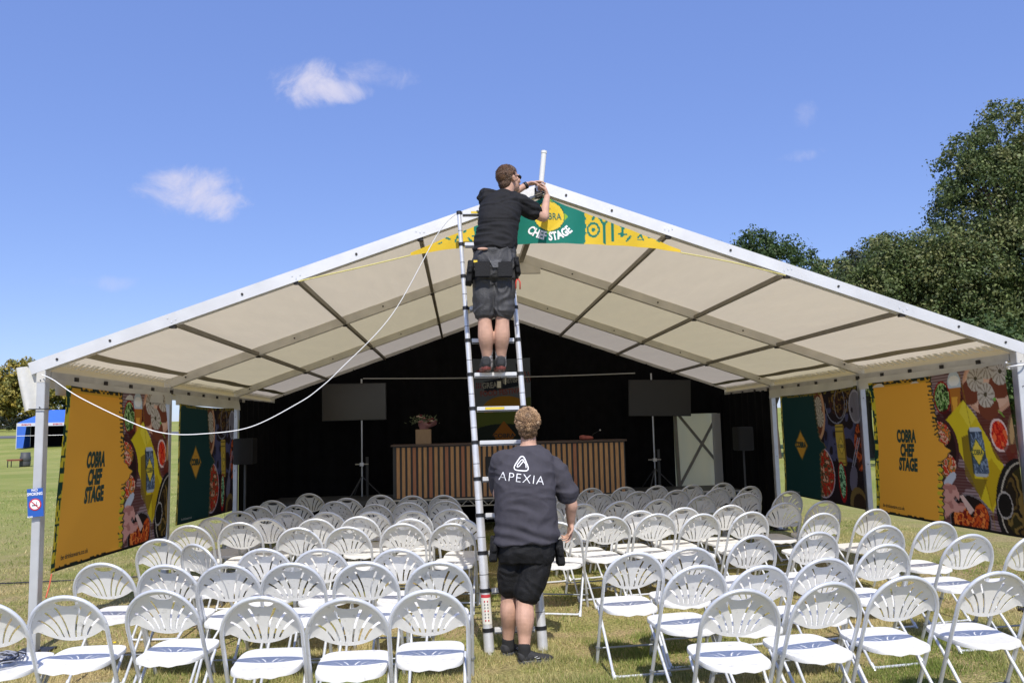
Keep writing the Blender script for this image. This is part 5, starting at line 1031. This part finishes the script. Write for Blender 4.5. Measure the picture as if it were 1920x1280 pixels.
    c = at(929, 497, y=-.762); sub(MB(org).add([c+Vector((-.055, 0, .05)), c+Vector((.055, 0, .05)), c+Vector((.02, -.004, -.02)), c+Vector((-.02, -.004, -.02))], [(3, 2, 1, 0)]).build('seat_panel', mat('shiny_grey_cloth', (.07, .07, .075), .45, 0, .2, 12, .2, 60), T))
    mb = MB(org); mb.ellipsoid(at(905, 466.5, y=-.735), (.045, .01, .012), 12, 6); sub(mb.build('bare_lower_back', M_skin, T, True))
    sub(pouch(T, at(881, 512, y=-.66), Euler((0, R(8), 0)).to_matrix(), (.05, .10, .20))); sub(pouch(T, at(969, 500, y=-.66), Euler((0, R(-6), 0)).to_matrix(), (.042, .10, .15)))
    # pliers in the right pouch
    p = at(970, 522, y=-.70); mb = MB(org); mb.tube([p, p+Vector((-.012, 0, -.03)), p+Vector((-.014, 0, -.085))], .0055, 7, 0); mb.tube([p+Z3*.01, p+Vector((.022, 0, -.03)), p+Vector((.020, 0, -.09))], .0055, 7, 0); mb.tube([p+Z3*.05, p], .012, 7, 1)
    sub(mb.build('pliers', [mat('red_grip', (.6, .05, .03), .5), M_bolt], T, True))
    # socks and shoes on the rung
    for a in (aL, aR):
        mb = MB(org); limb(mb, [a+Vector((0, .0, -.045)), a+Z3*.02, a+Z3*.085], [.046, .046, .0485]); sub(mb.build('sock', M_sock2, T, True)); mb = MB(org); limb(mb, [a+Z3*.095, a+Z3*.105], [.050, .0505]); sub(mb.build('sock_cuff', M_sock, T, True))
    zr = 2.225+.022
    for u0, a in ((912, aL), (939, aR)):
        hl = Vector((a.x-(.012 if u0 < 920 else 0), -.665, zr+.002)); tp = hl+Vector((-.01, .29, .0)); s_ = shoe(T, hl-org, tp-org, Z3, (M_shoe, M_shoe_r), .046, False, h=.095)
    # sunglasses, watch, stubble
    g = MB(org)
    for q in (-1, 1):
        g.ellipsoid(A(q*.034, .094, .008), (.026, .008, .019), 14, 8, 0, rot); limb(g, [A(q*.06, .086, .012), A(q*.078, .04, .014), A(q*.083, -.01, .010)], [.004, .0035, .003], 6)
    sub(g.build('sunglasses', mat('glossy_black', (.01, .01, .01), .12), T, True))
    d = (wL-eL).normalized(); sub(MB(org).tube([wL-d*.035, wL-d*.008], .033, 16).build('wristwatch', M_dark, T, True))
    base_A = lambda x, y, z: A(x, y, z)-org
    face(T, base_A, 1.0, rot, True); hair(T, base_A, rot, M_hair1, .98, .009, False, 3, -.045)
    return T
class Parts:
    def __init__(s, T, org): pass
    def __call__(s, o): return o
def MBshift(mb, org): return mb
def reparent(o): return o
man_on_ladder()
# --- the man standing at the ladder foot, seen from behind
def standing_man():
    T = thing('person', 'sandy-haired man in charcoal lettered t-shirt and black shorts standing behind the ladder', 'person', (-.36, -.80, 0)); org = Vector(T.location)
    hR_, tR_ = Vector((-.395, -.90, 0)), Vector((-.125, -.845, 0)); hL_, tL_ = Vector((-.50, -.685, 0)), Vector((-.32, -.52, 0))
    aR, aL = Vector((-.345, -.885, .10)), Vector((-.455, -.645, .10))
    kR, kL = at(984, 1122, y=-.80), at(956, 1110, y=-.70); hR, hL = at(1010, 1030, y=-.77), at(962, 1028, y=-.76)
    pel = at(986, 1012, y=-.77); wai = at(984, 960, y=-.77); che = at(984, 895, y=-.78); upc = at(989, 858, y=-.76); nek = at(991, 832, y=-.73); hd = at(989.5, 797, y=-.72)
    sL, sR = at(940, 866, y=-.76), at(1042, 876, y=-.74); eR = at(1071, 943, y=-.74); wR = at(1070, 980, y=-.66); eL = at(935, 925, y=-.62); wL = at(938, 905, y=-.42)
    sk = MB(org)
    for a, k, h_, s_ in ((aL, kL, hL, -1), (aR, kR, hR, 1)):
        limb(sk, [a-Z3*.05, a, a.lerp(k, .28), a.lerp(k, .60)+Vector((0, -.02, 0)), a.lerp(k, .85), k+Z3*.04, k.lerp(h_, .5), h_], [.040, .043, .053, .074, .070, .068, .085, .10])
    sk.rings([ell_ring(pel-Z3*.07, .17, .12, X3, Y3), ell_ring(pel, .20, .14, X3, Y3), ell_ring(wai, .20, .14, X3, Y3), ell_ring(che, .215, .135, X3, Y3), ell_ring(upc, .19, .11, X3, Y3), ell_ring(nek-Z3*.01, .08, .07, X3, Y3)])
    limb(sk, [upc, nek, hd+Vector((0, -.01, -.05))], [.08, .064, .060])
    for s_, e, w, k in ((sR, eR, wR, 1), (sL, eL, wL, 1)): limb(sk, [s_, s_.lerp(e, .5), e, e.lerp(w, .35), w], [.066, .056, .049, .045, .031])
    rot = Euler((R(20), 0, R(-4))).to_matrix(); A = head(sk, hd, rot, 1.02)
    hand(sk, wR, Vector((-.12, .05, -1)), Vector((-.9, -.3, -.1)), -1, [.45, .6, .7, .8], 1.02, thumb=.9)
    hand(sk, wL, Vector((.2, .3, 1)), Vector((.8, .4, -.2)), 1, [.9, .95, 1.0, 1.05], 1.02)
    union('body', M_skin, T, sk, .0058, 3)
    # shirt: loose, hanging over the shorts
    sh = MB(org)
    ring = lambda u, v, rx, ry, y=-.78, sq=2.4, ax=X3: ell_ring(at(u, v, y=y), rx, ry, ax, Y3, 28, sq)
    sh.rings([ring(988, 1016, .248, .175, -.78), ring(988, 1008, .252, .178, -.78), ring(986, 975, .245, .175), ring(985, 935, .236, .172), ring(984, 905, .238, .168), ring(984, 880, .236, .150, -.77), ring(987, 860, .215, .125, -.76), ring(990, 845, .16, .10, -.75, 2), ring(991, 836, .088, .080, -.74, 2)])
    sl = Vector(sR)+Vector((.0, 0, -.01)); limb(sh, [sR+Vector((-.09, 0, .015)), sR+Vector((-.01, 0, -.01)), sR.lerp(eR, .45)+X3*.0, sR.lerp(eR, .72)+X3*.005], [.085, .088, .090, .088])
    limb(sh, [sL+Vector((.10, 0, .01)), sL, sL.lerp(eL, .5)+Y3*.03, sL.lerp(eL, .8)+Y3*.05], [.085, .088, .086, .08])
    shirt = union('t_shirt', M_shirt2, T, sh, .008, 4, .0120, 5.5, (.8, 1, 1.5), fold=lambda c: .010*max(0, min(1, (1.12-c.z)/.22))*math.sin(c.z*62+c.x*16+3*noise.noise(c*5)))
    st = MB(org); st.rings([ell_ring(pel+Z3*.05, .215, .155, X3, Y3, 26, 2.4), ell_ring(pel, .222, .165, X3, Y3, 26, 2.4), ell_ring(pel-Z3*.09, .226, .165, X3, Y3, 26, 2.5), ell_ring(pel-Z3*.16, .215, .14, X3, Y3, 26, 2.5)])
    limb(st, [hL-Z3*.0, hL.lerp(kL, .45), hL.lerp(kL, .86)], [.108, .108, .098]); limb(st, [hR, hR.lerp(kR, .45)+X3*.012, hR.lerp(kR, .88)+X3*.008], [.122, .118, .106])
    shorts = union('shorts', M_short2, T, st, .008, 2, .009, 9, (1, 1, .9))
    for p0, r_ in ((at(1049, 1035, y=-.76), R(-4)), (at(926, 1028, y=-.76), R(6))): pouch(T, p0, Euler((0, r_, 0)).to_matrix(), (.06, .11, .19))
    for a in (aL, aR):
        mb = MB(org); limb(mb, [a-Z3*.045, a+Z3*.02], [.051, .049]); mb.build('sock', M_sock, T, True)
    shoe(T, hR_-org, tR_-org, Z3, (M_shoe, M_charc), .052, True, True); shoe(T, hL_-org, tL_-org, Z3, (M_shoe, M_charc), .050, True, True)
    base_A = lambda x, y, z: A(x, y, z)-org
    face(T, base_A, 1.02, rot); hair(T, base_A, rot, M_hair2, 1.0, .013, True, 5, -.046)
    # lanyard cord at the nape
    # print on the back: lettering and emblem draped onto the shirt
    me = shirt.data; bvh = BVHTree.FromPolygons([v.co.copy() for v in me.vertices], [tuple(p.vertices) for p in me.polygons])
    def on_back(u, v):
        o_ = Vector(CAM)-org; d = Vector(ray(u, v)).normalized(); loc, n, i, dist = bvh.ray_cast(o_, d); return (loc+n*.0022) if loc else (at(u, v, y=-.95)-org)
    def drap(g, f, cu, cv, k, rot_, nm, parent):
        bm = bmesh.new(); vs = [bm.verts.new((a, b_, 0)) for a, b_ in g]
        for q in f:
            try: bm.faces.new([vs[i] for i in q])
            except ValueError: pass
        bmesh.ops.triangulate(bm, faces=bm.faces[:])
        for _ in range(2): bmesh.ops.subdivide_edges(bm, edges=[e for e in bm.edges if e.calc_length() > .02*abs(1/k)*.6 or e.calc_length() > 5], cuts=1); bmesh.ops.triangulate(bm, faces=bm.faces[:])
        c, s_ = math.cos(rot_), math.sin(rot_)
        for v in bm.verts: a, b_ = v.co.x, v.co.y; v.co = on_back(cu+(a*c+b_*s_)*k, cv+(a*s_-b_*c)*k)
        m_ = bpy.data.meshes.new(nm); bm.to_mesh(m_); bm.free(); return link(nm, m_, M_print_white, parent)
    g, f = text_geo('APEXIA', 85, 15.5, -.014, 1.15); drap(g, f, 978, 896, 1.0, R(6.5), 'back_lettering', shirt)
    def band(pts, w, closed):                       # stroke of constant width in print units
        n = len(pts); g = []; f = []
        for i in range(n):
            a = Vector(pts[(i-1) % n] if closed or i else pts[0]); b_ = Vector(pts[(i+1) % n] if closed or i < n-1 else pts[-1]); d = (b_-a).normalized(); nn = Vector((-d.y, d.x))*w/2; p = Vector(pts[i]); g += [tuple(p+nn), tuple(p-nn)]
        for i in range(n if closed else n-1): j = (i+1) % n; f.append((2*i, 2*i+1, 2*j+1, 2*j))
        return g, f
    cor = [(0, 19), (-17, -13), (17, -13)]; tri = []
    for i in range(3):
        p, a, b_ = Vector(cor[i]), Vector(cor[i-1]), Vector(cor[(i+1) % 3]); p0 = p+(a-p).normalized()*12; p1 = p+(b_-p).normalized()*12
        for k in range(9): t_ = k/8; tri.append(tuple(p0*(1-t_)**2+p*2*t_*(1-t_)+p1*t_**2))
    g, f = band(tri, 2.1, True); drap(g, f, 978, 869, 1.0, R(5), 'back_emblem', shirt)
    lt = [(-8, -6), (-7, -2), (-1, 7), (2, 8), (3, 5), (-4, -5), (-7, -7), (-9, -5)]; g, f = band([tuple(Vector(lt[i]).lerp(Vector(lt[i+1]), k/3)) for i in range(len(lt)-1) for k in range(3)], 1.7, False); drap(g, f, 978, 869, 1.0, R(5), 'back_emblem', shirt)
    g, f = band([(2, 8), (5, 3), (8, 0), (9, -7)], 1.7, False); drap(g, f, 978, 869, 1.0, R(5), 'back_emblem', shirt)
    return T
standing_man()
